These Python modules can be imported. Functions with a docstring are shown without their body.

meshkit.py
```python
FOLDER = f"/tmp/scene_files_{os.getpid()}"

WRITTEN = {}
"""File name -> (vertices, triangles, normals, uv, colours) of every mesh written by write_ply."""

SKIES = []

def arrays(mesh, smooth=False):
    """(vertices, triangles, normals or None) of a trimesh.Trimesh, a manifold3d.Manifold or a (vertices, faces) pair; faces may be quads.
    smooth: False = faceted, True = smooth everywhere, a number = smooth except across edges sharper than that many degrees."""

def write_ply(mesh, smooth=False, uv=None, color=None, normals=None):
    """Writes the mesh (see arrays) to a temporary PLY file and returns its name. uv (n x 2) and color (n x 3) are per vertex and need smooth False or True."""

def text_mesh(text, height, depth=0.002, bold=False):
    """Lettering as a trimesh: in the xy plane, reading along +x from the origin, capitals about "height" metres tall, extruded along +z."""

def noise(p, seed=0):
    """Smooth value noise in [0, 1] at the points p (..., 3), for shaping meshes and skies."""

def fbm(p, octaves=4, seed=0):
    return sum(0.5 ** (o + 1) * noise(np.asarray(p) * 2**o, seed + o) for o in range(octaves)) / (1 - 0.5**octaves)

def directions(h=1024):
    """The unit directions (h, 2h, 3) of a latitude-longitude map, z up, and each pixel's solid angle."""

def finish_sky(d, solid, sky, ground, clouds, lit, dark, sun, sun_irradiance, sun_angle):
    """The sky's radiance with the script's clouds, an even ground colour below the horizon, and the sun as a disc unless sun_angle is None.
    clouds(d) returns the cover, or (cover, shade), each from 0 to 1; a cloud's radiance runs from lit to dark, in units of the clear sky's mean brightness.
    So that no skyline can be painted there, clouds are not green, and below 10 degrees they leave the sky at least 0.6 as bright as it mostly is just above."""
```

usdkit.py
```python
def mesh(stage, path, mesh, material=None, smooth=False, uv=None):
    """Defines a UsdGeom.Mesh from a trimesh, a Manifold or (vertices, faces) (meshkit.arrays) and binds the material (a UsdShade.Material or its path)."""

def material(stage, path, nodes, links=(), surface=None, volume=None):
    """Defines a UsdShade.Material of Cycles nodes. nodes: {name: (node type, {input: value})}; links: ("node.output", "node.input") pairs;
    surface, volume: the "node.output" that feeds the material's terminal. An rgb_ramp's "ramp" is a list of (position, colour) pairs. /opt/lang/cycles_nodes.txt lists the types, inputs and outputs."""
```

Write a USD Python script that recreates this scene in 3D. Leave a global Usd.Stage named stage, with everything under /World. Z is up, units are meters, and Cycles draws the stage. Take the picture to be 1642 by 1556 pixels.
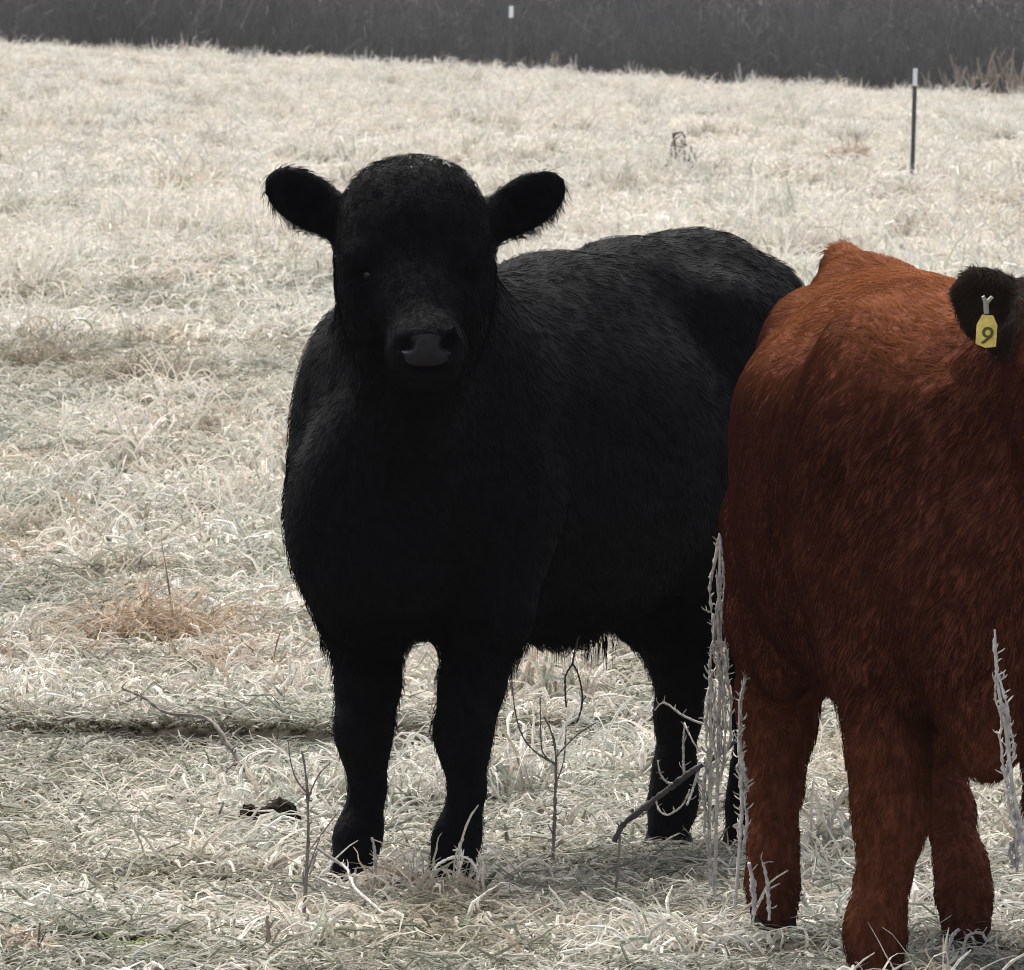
import math
import numpy as np, trimesh, usdkit, meshkit
from scipy.spatial import cKDTree
from pxr import Gf, Sdf, Usd, UsdGeom, UsdLux, UsdShade, Vt

stage = Usd.Stage.CreateInMemory()
UsdGeom.SetStageUpAxis(stage, UsdGeom.Tokens.z)
UsdGeom.SetStageMetersPerUnit(stage, 1.0)
World = UsdGeom.Xform.Define(stage, '/World')
stage.SetDefaultPrim(World.GetPrim())
RNG = np.random.default_rng(20)

# ------------------------------------------------------------------ camera, sky, sun
EYE = 1.55                      # the photographer's eye above the level pasture, metres
FPX, CU, CV, HV = 21125.0, 821.0, 778.0, 104.0      # focal length, centre and level line in pixels of the photograph (1642 x 1556)
cam = UsdGeom.Camera.Define(stage, '/World/camera')
cam.CreateHorizontalApertureAttr(36.0)
cam.CreateVerticalApertureAttr(36.0 * 970 / 1024)
cam.CreateFocalLengthAttr(36.0 * FPX / 1642)
cam.CreateClippingRangeAttr(Gf.Vec2f(0.5, 6000))
cam.CreateFocusDistanceAttr(24.5)
cam.CreateFStopAttr(78.0)
cam.CreateExposureAttr(3.06)
cam.AddTranslateOp().Set(Gf.Vec3d(0, 0, EYE))
cam.AddRotateXOp().Set(90.0 - math.degrees(math.atan((CV - HV) / FPX)))

SUN_EL, SUN_ROT = math.radians(57), math.radians(-18)       # a veiled winter sun, behind the animals and a little to the left
usdkit.material(stage, '/World/Looks/overcast_sky', {
    'sky': ('sky_texture', {'sky_type': 'single_scattering', 'sun_disc': False, 'sun_elevation': SUN_EL, 'sun_rotation': SUN_ROT}),
    'tc': ('texture_coordinate', {}),
    'n': ('noise_texture', {'scale': 2.2, 'detail': 5.0, 'roughness': 0.6}),
    'r': ('rgb_ramp', {'ramp': [(0.2, (1.0, 1.04, 1.12)), (0.8, (2.3, 2.3, 2.36))]}),
    'mx': ('mix_color', {'fac': 0.82}),
    'bg': ('background_shader', {'strength': 0.05})},
    [('tc.generated', 'n.vector'), ('n.fac', 'r.fac'), ('sky.color', 'mx.a'), ('r.color', 'mx.b'), ('mx.result', 'bg.color')], surface='bg.background')
dome = UsdLux.DomeLight.Define(stage, '/World/sky')
UsdShade.MaterialBindingAPI.Apply(dome.GetPrim()).Bind(UsdShade.Material.Get(stage, '/World/Looks/overcast_sky'))
dome.GetPrim().SetCustomDataByKey('kind', 'structure')
sun = UsdLux.DistantLight.Define(stage, '/World/sun')
sun.CreateIntensityAttr(0.4); sun.CreateAngleAttr(48.0); sun.CreateNormalizeAttr(True); sun.CreateColorAttr(Gf.Vec3f(1, 0.965, 0.91))
sun.AddRotateZOp().Set(-math.degrees(SUN_ROT)); sun.AddRotateXOp().Set(-(90 - math.degrees(SUN_EL)))   # -z points away from the sun


# ------------------------------------------------------------------ helpers
_used = {}
def path_for(name, parent=None):
    base = str(parent.GetPath()) if parent else '/World'
    key = base + '/' + name
    n = _used.get(key, -1) + 1
    _used[key] = n
    return key if n == 0 else f'{key}_{n:03d}'

def keys(p, label=None, category=None, group=None, kind=None):
    for k, v in (('label', label), ('category', category), ('group', group), ('kind', kind)):
        if v: p.SetCustomDataByKey(k, v)
    return p

def thing(name, loc, label, category, group=None):
    x = UsdGeom.Xform.Define(stage, path_for(name))
    x.AddTranslateOp().Set(Gf.Vec3d(*map(float, loc)))
    return keys(x.GetPrim(), label, category, group)

def obj(name, mesh, mat, parent=None, smooth=False, tint=None, **kw):
    m = usdkit.mesh(stage, path_for(name, parent), mesh, mat, smooth)
    if tint is not None:
        UsdGeom.PrimvarsAPI(m).CreatePrimvar('tint', Sdf.ValueTypeNames.Color3fArray, 'vertex').Set(Vt.Vec3fArray.FromNumpy(np.asarray(tint, np.float32)))
    return keys(m.GetPrim(), **kw)

def curves(name, pts, width, mat, parent, **kw):
    """pts: n x k x 3"""
    n, k = pts.shape[:2]
    c = UsdGeom.BasisCurves.Define(stage, path_for(name, parent))
    c.CreateTypeAttr('linear'); c.CreateWrapAttr('nonperiodic')
    c.CreateCurveVertexCountsAttr(Vt.IntArray.FromNumpy(np.full(n, k, np.int32)))
    c.CreatePointsAttr(Vt.Vec3fArray.FromNumpy(pts.reshape(-1, 3).astype(np.float32)))
    c.CreateWidthsAttr(Vt.FloatArray.FromNumpy(np.tile(np.asarray(width, np.float32), n))); c.SetWidthsInterpolation('vertex')
    UsdShade.MaterialBindingAPI.Apply(c.GetPrim()).Bind(mat)
    return keys(c.GetPrim(), **kw)

def P(u, v, Y):
    """the place that a pixel of the photograph shows if it is Y metres away along the view"""
    return np.array([(u - CU) * Y / FPX, Y, EYE - (v - HV) * Y / FPX])

def fbm2(x, y, s, seed, o=3):
    x, y = np.broadcast_arrays(np.asarray(x, float), np.asarray(y, float))
    return meshkit.fbm(np.stack([x / s, y / s, np.full(x.shape, 0.37)], -1), o, seed) - 0.5

def sstep(a, b, x):
    t = np.clip((x - a) / (b - a), 0, 1)
    return t * t * (3 - 2 * t)

def tube(points, radii, n=5, rough=0.0, seed=0):
    """a tapering, bent tube through the points"""
    p = np.asarray(points, float); k = len(p)
    r = np.interp(np.linspace(0, 1, k), np.linspace(0, 1, len(radii)), radii) if np.ndim(radii) else np.full(k, radii)
    t = np.gradient(p, axis=0); t /= np.maximum(np.linalg.norm(t, axis=1, keepdims=True), 1e-9)
    a = np.cross(t, np.array([0.31, 0.87, 0.38])); a /= np.maximum(np.linalg.norm(a, axis=1, keepdims=True), 1e-9)
    b = np.cross(t, a)
    w = np.arange(n) * 2 * np.pi / n
    ring = a[:, None] * np.cos(w)[None, :, None] + b[:, None] * np.sin(w)[None, :, None]
    rr = np.repeat(r[:, None], n, 1)
    if rough:
        rr = rr * (1 + rough * np.random.default_rng(seed).uniform(-1, 1, rr.shape))
    v = (p[:, None] + ring * rr[..., None]).reshape(-1, 3)
    i = np.arange(k - 1)[:, None] * n; j = np.arange(n)[None]; j2 = (j + 1) % n
    f = np.concatenate([np.stack([i + j, i + j2, i + n + j2], -1).reshape(-1, 3), np.stack([i + j, i + n + j2, i + n + j], -1).reshape(-1, 3)])
    v = np.vstack([v, p[0], p[-1]])
    c0, c1 = len(v) - 2, len(v) - 1
    f = np.vstack([f] + [[[c0, (q + 1) % n, q]] for q in range(n)] + [[[c1, (k - 1) * n + q, (k - 1) * n + (q + 1) % n]] for q in range(n)])
    return trimesh.Trimesh(v, f, process=False)

def bendy(a, b, sag=(0, 0, 0), k=8, wob=0.0, seed=0):
    """a slightly crooked line from a to b"""
    t = np.linspace(0, 1, k)[:, None]
    p = np.asarray(a) * (1 - t) + np.asarray(b) * t + np.asarray(sag) * (4 * t * (1 - t))
    if wob:
        d = np.random.default_rng(seed).normal(0, wob, (k, 3)); d[0] = 0
        p = p + d
    return p

def through(pts, k=16):
    p = np.asarray(pts, float)
    d = np.r_[0, np.cumsum(np.linalg.norm(np.diff(p, axis=0), axis=1))]
    from scipy.interpolate import PchipInterpolator
    return PchipInterpolator(d / d[-1], p)(np.linspace(0, 1, k))

cat = trimesh.util.concatenate
L = '/World/Looks/'

# ------------------------------------------------------------------ materials
def simple(name, col, rough=0.8, spec=0.3, noise=None, amount=0.35):
    nodes = {'p': ('principled_bsdf', {'base_color': col, 'roughness': rough, 'specular_ior_level': spec})}
    links = []
    if noise:
        c = np.array(col)
        nodes |= {'g': ('geometry', {}), 'n': ('noise_texture', {'scale': noise, 'detail': 4.0, 'roughness': 0.65}),
                  'r': ('rgb_ramp', {'ramp': [(0.3, tuple(c * (1 - amount))), (0.7, tuple(np.minimum(c * (1 + amount), 0.9)))]})}
        links += [('g.position', 'n.vector'), ('n.fac', 'r.fac'), ('r.color', 'p.base_color')]
    return usdkit.material(stage, L + name, nodes, links, surface='p.BSDF')

def leafy(name, patches=True, trans=0.22):
    """grass blades: the blade's own colour (tint), with paler, greyer and browner patches over the pasture"""
    nodes = {'a': ('attribute', {'attribute': 'tint'}), 'g': ('geometry', {}),
             'm1': ('mapping', {'scale': (1.0, 0.22, 1.0)}), 'n1': ('noise_texture', {'scale': 0.9, 'detail': 4.0, 'roughness': 0.6}),
             'r1': ('rgb_ramp', {'ramp': [(0.28, (0.76, 0.79, 0.73)), (0.44, (0.99, 0.98, 0.96)), (0.58, (1.04, 1.0, 0.96)), (0.72, (1.0, 0.90, 0.79))]}),
             'm2': ('mapping', {'scale': (1.0, 0.16, 1.0)}), 'n2': ('noise_texture', {'scale': 2.3, 'detail': 3.0, 'roughness': 0.6}),
             'r2': ('rgb_ramp', {'ramp': [(0.30, (0.60, 0.57, 0.50)), (0.45, (0.98, 0.98, 0.97)), (0.62, (1.04, 1.04, 1.04))]}),
             'n3': ('noise_texture', {'scale': 170.0, 'detail': 2.0}), 'r3': ('rgb_ramp', {'ramp': [(0.32, (0.68, 0.66, 0.62)), (0.55, (1.03, 1.03, 1.03))]}), 'x3': ('mix_color', {'blend_type': 'multiply', 'fac': 1.0}),
             'x1': ('mix_color', {'blend_type': 'multiply', 'fac': 1.0}), 'x2': ('mix_color', {'blend_type': 'multiply', 'fac': 0.9}),
             'd': ('diffuse_bsdf', {}), 't': ('translucent_bsdf', {}), 'mc': ('mix_closure', {'fac': trans})}
    links = [('g.position', 'm1.vector'), ('m1.vector', 'n1.vector'), ('g.position', 'm2.vector'), ('m2.vector', 'n2.vector'), ('n1.fac', 'r1.fac'), ('n2.fac', 'r2.fac'),
             ('a.color', 'x1.a'), ('r1.color', 'x1.b'), ('x1.result', 'x2.a'), ('r2.color', 'x2.b'), ('g.position', 'n3.vector'), ('n3.fac', 'r3.fac'), ('x2.result', 'x3.a'), ('r3.color', 'x3.b')]
    out = 'x3.result' if patches else 'a.color'
    links += [(out, 'd.color'), (out, 't.color'), ('d.BSDF', 'mc.closure1'), ('t.BSDF', 'mc.closure2')]
    if not patches:
        nodes = {k: v for k, v in nodes.items() if k in 'a d t mc'.split()}
        links = links[-4:]
    return usdkit.material(stage, L + name, nodes, links, surface='mc.closure')

M_GRASS = leafy('frosted_grass')
M_TUSS = leafy('tussock_grass', False, 0.2)
M_SOIL = usdkit.material(stage, L + 'pasture_soil', {
    'g': ('geometry', {}), 'n': ('noise_texture', {'scale': 5.0, 'detail': 6.0, 'roughness': 0.7}),
    'r': ('rgb_ramp', {'ramp': [(0.3, (0.016, 0.012, 0.008)), (0.55, (0.042, 0.034, 0.023)), (0.75, (0.10, 0.086, 0.062))]}),
    'b': ('bump', {'strength': 0.8, 'distance': 0.03}), 'p': ('principled_bsdf', {'roughness': 0.95, 'specular_ior_level': 0.1})},
    [('g.position', 'n.vector'), ('n.fac', 'r.fac'), ('r.color', 'p.base_color'), ('n.fac', 'b.height'), ('b.normal', 'p.normal')], surface='p.BSDF')
M_HILL = simple('bare_wooded_hillside', (0.085, 0.08, 0.078), 1.0, 0.05, 0.35, 0.25)
M_BARK = simple('winter_bark', (0.078, 0.072, 0.069), 0.95, 0.1, 0.8, 0.3)
M_BRUSH = simple('winter_brush', (0.078, 0.072, 0.069), 0.95, 0.1, 0.6, 0.3)
M_STEM = simple('dry_grey_stem', (0.15, 0.13, 0.115), 0.9, 0.15, 60, 0.45)
M_DARKSTEM = simple('dark_wet_stem', (0.035, 0.03, 0.028), 0.7, 0.3, 60, 0.5)
M_FROST = simple('rime_frosted_stem', (0.40, 0.37, 0.34), 0.8, 0.25, 70, 0.4)
M_FROSTGREY = simple('thinly_frosted_twig', (0.30, 0.278, 0.252), 0.8, 0.25, 70, 0.45)
M_FARWEED = simple('brown_dead_weed', (0.085, 0.065, 0.055), 0.9, 0.1, 20, 0.4)
M_PALE = simple('pale_straw', (0.72, 0.68, 0.60), 0.7, 0.25, 30, 0.15)
M_BROWNWEED = simple('brown_weed', (0.20, 0.165, 0.13), 0.9, 0.1, 3.0, 0.35)
M_CLOD = simple('clod_brown', (0.011, 0.0075, 0.0045), 1.0, 0.05, 25, 0.5)
M_STEEL = simple('weathered_green_steel', (0.062, 0.059, 0.053), 0.8, 0.1, 30, 0.3)
M_WHITE = simple('white_post_paint', (0.72, 0.72, 0.70), 0.6, 0.4, 20, 0.1)
M_HOOF = simple('dark_hoof', (0.006, 0.0055, 0.005), 0.7, 0.15, 40, 0.3)
M_NOSE = simple('bare_nose', (0.0075, 0.007, 0.0075), 0.55, 0.16, 160, 0.6)
M_EYE = simple('dark_eye', (0.008, 0.007, 0.007), 0.12, 0.5)
M_TAG = simple('yellow_ear_tag', (0.56, 0.43, 0.105), 0.55, 0.3, 45, 0.35)
M_TAGINK = simple('tag_ink', (0.07, 0.065, 0.015), 0.6, 0.2)
M_TAGPIN = simple('pale_tag_pin', (0.27, 0.255, 0.20), 0.6, 0.2)

def hide(name, rough, spec, bump):
    return usdkit.material(stage, L + name, {
        'a': ('attribute', {'attribute': 'tint'}), 'g': ('geometry', {}), 'mp': ('mapping', {'scale': (1, 1, 0.35)}),
        'n': ('noise_texture', {'scale': 70.0, 'detail': 3.0, 'roughness': 0.6, 'distortion': 0.6}),
        'r': ('rgb_ramp', {'ramp': [(0.3, (0.55, 0.55, 0.55)), (0.7, (1.25, 1.25, 1.25))]}), 'x': ('mix_color', {'blend_type': 'multiply', 'fac': 1.0}),
        'b': ('bump', {'strength': bump, 'distance': 0.012}), 'p': ('principled_bsdf', {'roughness': rough, 'specular_ior_level': spec})},
        [('g.position', 'mp.vector'), ('mp.vector', 'n.vector'), ('n.fac', 'r.fac'), ('a.color', 'x.a'), ('r.color', 'x.b'), ('x.result', 'p.base_color'), ('n.fac', 'b.height'), ('b.normal', 'p.normal')], surface='p.BSDF')
M_HIDE_B = hide('black_hide', 0.85, 0.05, 0.5)
M_HIDE_R = hide('red_hide', 0.95, 0.03, 0.7)

def fur(name, root, tip, alt, scale, spec):
    return usdkit.material(stage, L + name, {
        'h': ('hair_info', {}), 'r': ('rgb_ramp', {'ramp': [(0.0, root), (1.0, tip)]}), 'g': ('geometry', {}),
        'n': ('noise_texture', {'scale': scale, 'detail': 3.0, 'roughness': 0.65}), 'r2': ('rgb_ramp', {'ramp': [(0.35, alt), (0.6, (1, 1, 1))]}),
        'x': ('mix_color', {'blend_type': 'multiply', 'fac': 1.0}), 'p': ('principled_bsdf', {'roughness': 0.8, 'specular_ior_level': spec})},
        [('h.intercept', 'r.fac'), ('g.position', 'n.vector'), ('n.fac', 'r2.fac'), ('r.color', 'x.a'), ('r2.color', 'x.b'), ('x.result', 'p.base_color')], surface='p.BSDF')
M_FUR_B = fur('black_fur', (0.0005, 0.0008, 0.0017), (0.0013, 0.0021, 0.0050), (0.6, 0.6, 0.65), 9.0, 0.03)
M_FUR_R = usdkit.material(stage, L + 'red_fur', {
    'h': ('hair_info', {}), 'r': ('rgb_ramp', {'ramp': [(0.0, (0.30, 0.27, 0.25)), (1.0, (1.0, 1.0, 1.0))]}), 'g': ('geometry', {}), 'a': ('attribute', {'attribute': 'tint'}),
    'n': ('noise_texture', {'scale': 14.0, 'detail': 3.0, 'roughness': 0.65}), 'r2': ('rgb_ramp', {'ramp': [(0.32, (0.72, 0.68, 0.66)), (0.62, (1.05, 1.05, 1.05))]}),
    'x': ('mix_color', {'blend_type': 'multiply', 'fac': 1.0}), 'x2': ('mix_color', {'blend_type': 'multiply', 'fac': 1.0}), 'p': ('principled_bsdf', {'roughness': 0.85, 'specular_ior_level': 0.02})},
    [('h.intercept', 'r.fac'), ('g.position', 'n.vector'), ('n.fac', 'r2.fac'), ('r.color', 'x.a'), ('r2.color', 'x.b'), ('a.color', 'x2.a'), ('x.result', 'x2.b'), ('x2.result', 'p.base_color')], surface='p.BSDF')
M_FUR_D = fur('dark_brown_fur', (0.020, 0.011, 0.006), (0.075, 0.040, 0.019), (0.6, 0.5, 0.5), 11.0, 0.1)
M_RIME = simple('rime_on_hair', (0.55, 0.53, 0.5), 0.7, 0.2)

# ------------------------------------------------------------------ the lie of the land
CREST = 330.0
def rutbend(x, c):
    return fbm2(x, 0 * np.asarray(x), 0.5 if c < 50 else 1.4, int(c), 3) * (0.30 if c < 50 else 2.0)
def land(x, y):
    """height of the pasture: level round the animals, rising to a crest that falls away to the right, then the foot of the wooded hill"""
    x, y = np.asarray(x, float), np.asarray(y, float)
    t = np.clip((y - 40) / (CREST - 40), 0, 1.0)
    z = 1.22 * t ** 2 - 0.0535 * np.clip(x, -120, 120) * t ** 1.3
    z = z - 0.012 * np.clip(y - CREST, 0, 60)
    near = sstep(5, 20, y)
    z = z + near * (0.30 * fbm2(x, y * 0.45, 0.8, 3, 3) * sstep(26, 90, y) + 0.085 * fbm2(x, y * 0.6, 0.42, 5, 3) + 0.03 * fbm2(x, y, 0.13, 7, 2))
    for (mx, my, mh, mw, md) in MOUNDS:
        z = z + mh * np.exp(-((x - mx) / mw) ** 2 - ((y - my) / md) ** 2)
    for (c, sl, hgt, x0) in RUTS:
        d = y - (c + sl * x + rutbend(x, c))
        z = z + hgt * sstep(-0.05, 0.05, d) * (1 - sstep(0.15, 5.0, d)) * (1 - sstep(x0, x0 + 0.35, x))
    return z
MOUNDS = []      # x, y, height, half widths: humps under the brown tussocks
for (u_, v_, w_, h_) in ((245, 1018, 180, 115), (385, 1052, 180, 66), (50, 1045, 210, 56), (900, 1070, 150, 45), (640, 1400, 90, 50), (25, 1480, 110, 45), (1590, 345, 60, 25), (292, 308, 40, 22), (1262, 288, 60, 22), (1365, 260, 46, 24), (70, 575, 110, 34), (228, 598, 80, 34), (275, 668, 100, 30), (400, 710, 70, 26)):
    y_ = 1.50 * FPX / (v_ - HV) if v_ > 500 else {345: 118, 308: 138, 288: 150, 260: 172}[v_]
    MOUNDS.append(((u_ - CU) * y_ / FPX, y_, h_ * y_ / FPX * .55, w_ * y_ / FPX * .42, max(.22, w_ * y_ / FPX * .5)))
RUTS = [(29.3, -0.68, 0.055, 0.02), (75.0, 3.0, 0.022, -0.9)]      # trodden edges in the turf, running across the field

def hit(u, v):
    """where the pixel's view line meets the pasture"""
    lo, hi = 15.0, 400.0
    ys = np.geomspace(lo, hi, 4000)
    below = (EYE - (v - HV) * ys / FPX) < land((u - CU) * ys / FPX, ys)
    Y = ys[np.argmax(below)] if below.any() else CREST
    return P(u, v, Y)
def on(u, Y):
    x = (u - CU) * Y / FPX
    return np.array([x, Y, float(land(x, Y))])

# ------------------------------------------------------------------ ground, hill
ys = np.r_[np.linspace(-60, 14, 12), np.geomspace(15, 440, 620), np.geomspace(452, 2500, 16)]
an = np.r_[-np.geomspace(40, 0.08, 26), np.linspace(-0.07, 0.07, 150), np.geomspace(0.08, 40, 26)]
Y2, A2 = np.meshgrid(ys, an, indexing='ij')
X2 = A2 * np.maximum(np.abs(Y2), 15) ** 1.0
X2 = np.clip(X2, -2500, 2500)
Z2 = land(X2, Y2)
ny, nx = Y2.shape
ii, jj = np.meshgrid(np.arange(ny - 1), np.arange(nx - 1), indexing='ij')
q = (ii * nx + jj).ravel()
gf = np.stack([q, q + 1, q + nx + 1, q + nx], 1)
obj('ground', (np.stack([X2, Y2, Z2], -1).reshape(-1, 3), gf), M_SOIL, smooth=True, kind='structure')

hx, hy = np.meshgrid(np.linspace(-1500, 1500, 120), np.linspace(455, 1500, 40), indexing='ij')
hz = -1.5 + 95 * sstep(455, 1300, hy) * (0.75 + 0.6 * fbm2(hx, hy, 420, 11)) + 2.2 * fbm2(hx, hy, 30, 13) * sstep(455, 520, hy) + np.clip((hy - 455) * 0.09, 0, 7)
n1, n2 = hx.shape
ii, jj = np.meshgrid(np.arange(n1 - 1), np.arange(n2 - 1), indexing='ij')
q = (ii * n2 + jj).ravel()
obj('hills', (np.stack([hx, hy, hz], -1).reshape(-1, 3), np.stack([q, q + n2, q + n2 + 1, q + 1], 1)), M_HILL, smooth=True, kind='structure')
def hill_z(x, y):
    return -1.5 + 95 * sstep(455, 1300, y) * (0.75 + 0.6 * fbm2(x, y, 420, 11)) + 2.2 * fbm2(x, y, 30, 13) * sstep(455, 520, y) + np.clip((y - 455) * 0.09, 0, 7)

# ------------------------------------------------------------------ thin winter mist, one even box of air round everything
M_AIR = usdkit.material(stage, L + 'winter_mist', {'v': ('principled_volume', {'color': (0.93, 0.94, 0.96), 'density': 0.00007, 'anisotropy': 0.2})}, volume='v.volume')
hbx = trimesh.creation.box([6000, 6200, 160]); hbx.apply_translation([0, 600, 160 / 2 - 12])
obj('haze', hbx, M_AIR, kind='stuff')

# ------------------------------------------------------------------ instancers
def instancer(path, protos, pos, idx, yaw, scale, label, category):
    """protos: list of (name, mesh, material, tint)"""
    pi = UsdGeom.PointInstancer.Define(stage, path)
    rel = pi.CreatePrototypesRel()
    for (nm, m, mat, tint) in protos:
        p = obj(nm, m, mat, pi.GetPrim(), tint=tint)
        rel.AddTarget(p.GetPath())
    pi.CreatePositionsAttr(Vt.Vec3fArray.FromNumpy(pos.astype(np.float32)))
    pi.CreateProtoIndicesAttr(Vt.IntArray.FromNumpy(idx.astype(np.int32)))
    pi.CreateScalesAttr(Vt.Vec3fArray.FromNumpy(scale.astype(np.float32)))
    quat = np.zeros((len(pos), 4)); quat[:, 2] = np.sin(yaw / 2); quat[:, 3] = np.cos(yaw / 2)
    pi.CreateOrientationsAttr(Vt.QuathArray([Gf.Quath(float(a[3]), float(a[0]), float(a[1]), float(a[2])) for a in quat]))
    return keys(pi.GetPrim(), label, category, kind='stuff')

# ------------------------------------------------------------------ the far wood: bare trunks and a thicket of brush, one mass
def bare_tree(rng, h):
    parts = []
    top = np.array([rng.normal(0, .4), rng.normal(0, .4), h])
    tr = bendy((0, 0, -0.5), top, k=7, wob=0.08, seed=int(rng.integers(1e6)))
    parts.append(tube(tr, [0.16, 0.12, 0.03], 5))
    for _ in range(26):
        t = rng.uniform(0.06, 0.97); b = tr[0] * (1 - t) + top * t
        a = rng.uniform(0, 6.283); l = (1.05 - t) * h * rng.uniform(.2, .4) + .4; up = rng.uniform(.25, 1.1)
        e = b + np.array([math.cos(a), math.sin(a), up]) * l
        br = bendy(b, e, (0, 0, -.1 * l), 4, .05, int(rng.integers(1e6)))
        parts.append(tube(br, [0.045, 0.012], 3))
        for _ in range(4):
            s = br[int(rng.integers(1, 4))]; a2 = a + rng.normal(0, .9); l2 = l * rng.uniform(.25, .6)
            parts.append(tube(np.array([s, s + np.array([math.cos(a2), math.sin(a2), rng.uniform(.2, 1.2)]) * l2]), [0.02, 0.008], 3))
    return cat(parts)

def brush(rng, h):
    parts = []
    for _ in range(70):
        b = np.r_[rng.uniform(-1.1, 1.1, 2), -0.2]
        e = b + np.array([rng.normal(0, .55), rng.normal(0, .55), h * rng.uniform(.5, 1.1)])
        s = bendy(b, e, (rng.normal(0, .15), rng.normal(0, .15), 0), 4)
        parts.append(tube(s, [0.022, 0.010], 3))
        for _ in range(2):
            k = s[int(rng.integers(1, 4))]
            parts.append(tube(np.array([k, k + rng.normal(0, .3, 3) + [0, 0, .4]]), [0.012, 0.007], 3))
    return cat(parts)
rt = np.random.default_rng(5)
wp = [(f'bare_tree', bare_tree(rt, h), M_BARK, None) for h in (9, 11, 8)] + [('brush', brush(rt, h), M_BRUSH, None) for h in (2.4, 3.2)]
n = 520; px = rt.uniform(-75, 75, n); py = rt.uniform(402, 520, n)
n2_ = 3200; bx_ = rt.uniform(-70, 70, n2_); by_ = 396 + 60 * rt.random(n2_) ** 1.3
wx, wy = np.r_[px, bx_], np.r_[py, by_]
wz = np.where(wy > 456, hill_z(wx, wy), land(wx, wy) - 0.05)
widx = np.r_[rt.integers(0, 3, n), rt.integers(3, 5, n2_)]
wsc = rt.uniform(.75, 1.3, n + n2_)[:, None] * np.ones(3)
instancer('/World/woodland', wp, np.stack([wx, wy, wz], 1), widx, rt.uniform(0, 6.28, n + n2_), wsc, 'far dark grey bare winter wood along the top edge of the pasture', 'wood')

BROWN = [(0.33, 0.235, 0.145), (0.23, 0.155, 0.09), (0.40, 0.30, 0.195), (0.15, 0.10, 0.058)]
TAN = [(0.40, 0.32, 0.22), (0.32, 0.26, 0.17), (0.24, 0.20, 0.13)]
DARK = [(0.17, 0.14, 0.09), (0.12, 0.10, 0.06), (0.23, 0.19, 0.13)]
OLIVE = [(0.27, 0.26, 0.13), (0.33, 0.30, 0.17), (0.22, 0.22, 0.11)]
TUSSOCKS, CLODS = [], []
def tsk(*a, **k): TUSSOCKS.append((a, k))
tsk(245, 1020, 190, 105, 'tall tan brown grass tussock left of the bull, nearest to its chest height', BROWN, (0, .3), n=900, seed=1)
tsk(385, 1055, 175, 62, 'low rusty brown tussock just left of the bull front leg', BROWN, n=600, seed=2)
tsk(60, 1045, 210, 52, 'flat brown tussock at the left edge above the dark turf edge', BROWN, n=600, seed=3)
tsk(292, 308, 46, 26, 'small olive tussock far off, left of the bull ear', OLIVE, (0, .35), 220, seed=4)
tsk(1262, 288, 70, 26, 'far tan tussock between the dry weed and the fence post', TAN, (0, .4), 260, seed=5)
tsk(1365, 260, 50, 28, 'round orange brown tussock left of the fence post', BROWN, (0, .4), 260, seed=6)
tsk(70, 582, 120, 46, 'dark brown tussock at the far left by the upper turf edge', DARK, (0, .2), 420, seed=7)
tsk(228, 604, 85, 44, 'dark ragged tussock right of the one by the left edge', DARK, (0, .25), 320, seed=8)
tsk(1248, 196, 40, 14, 'tiny brown tussock near the field crest above the dry weed', TAN, (0, .4), 120, seed=9)
tsk(800, 268, 55, 16, 'faint brown tussock just right of the bull crown', TAN, (.1, .5), 160, seed=10)
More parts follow.
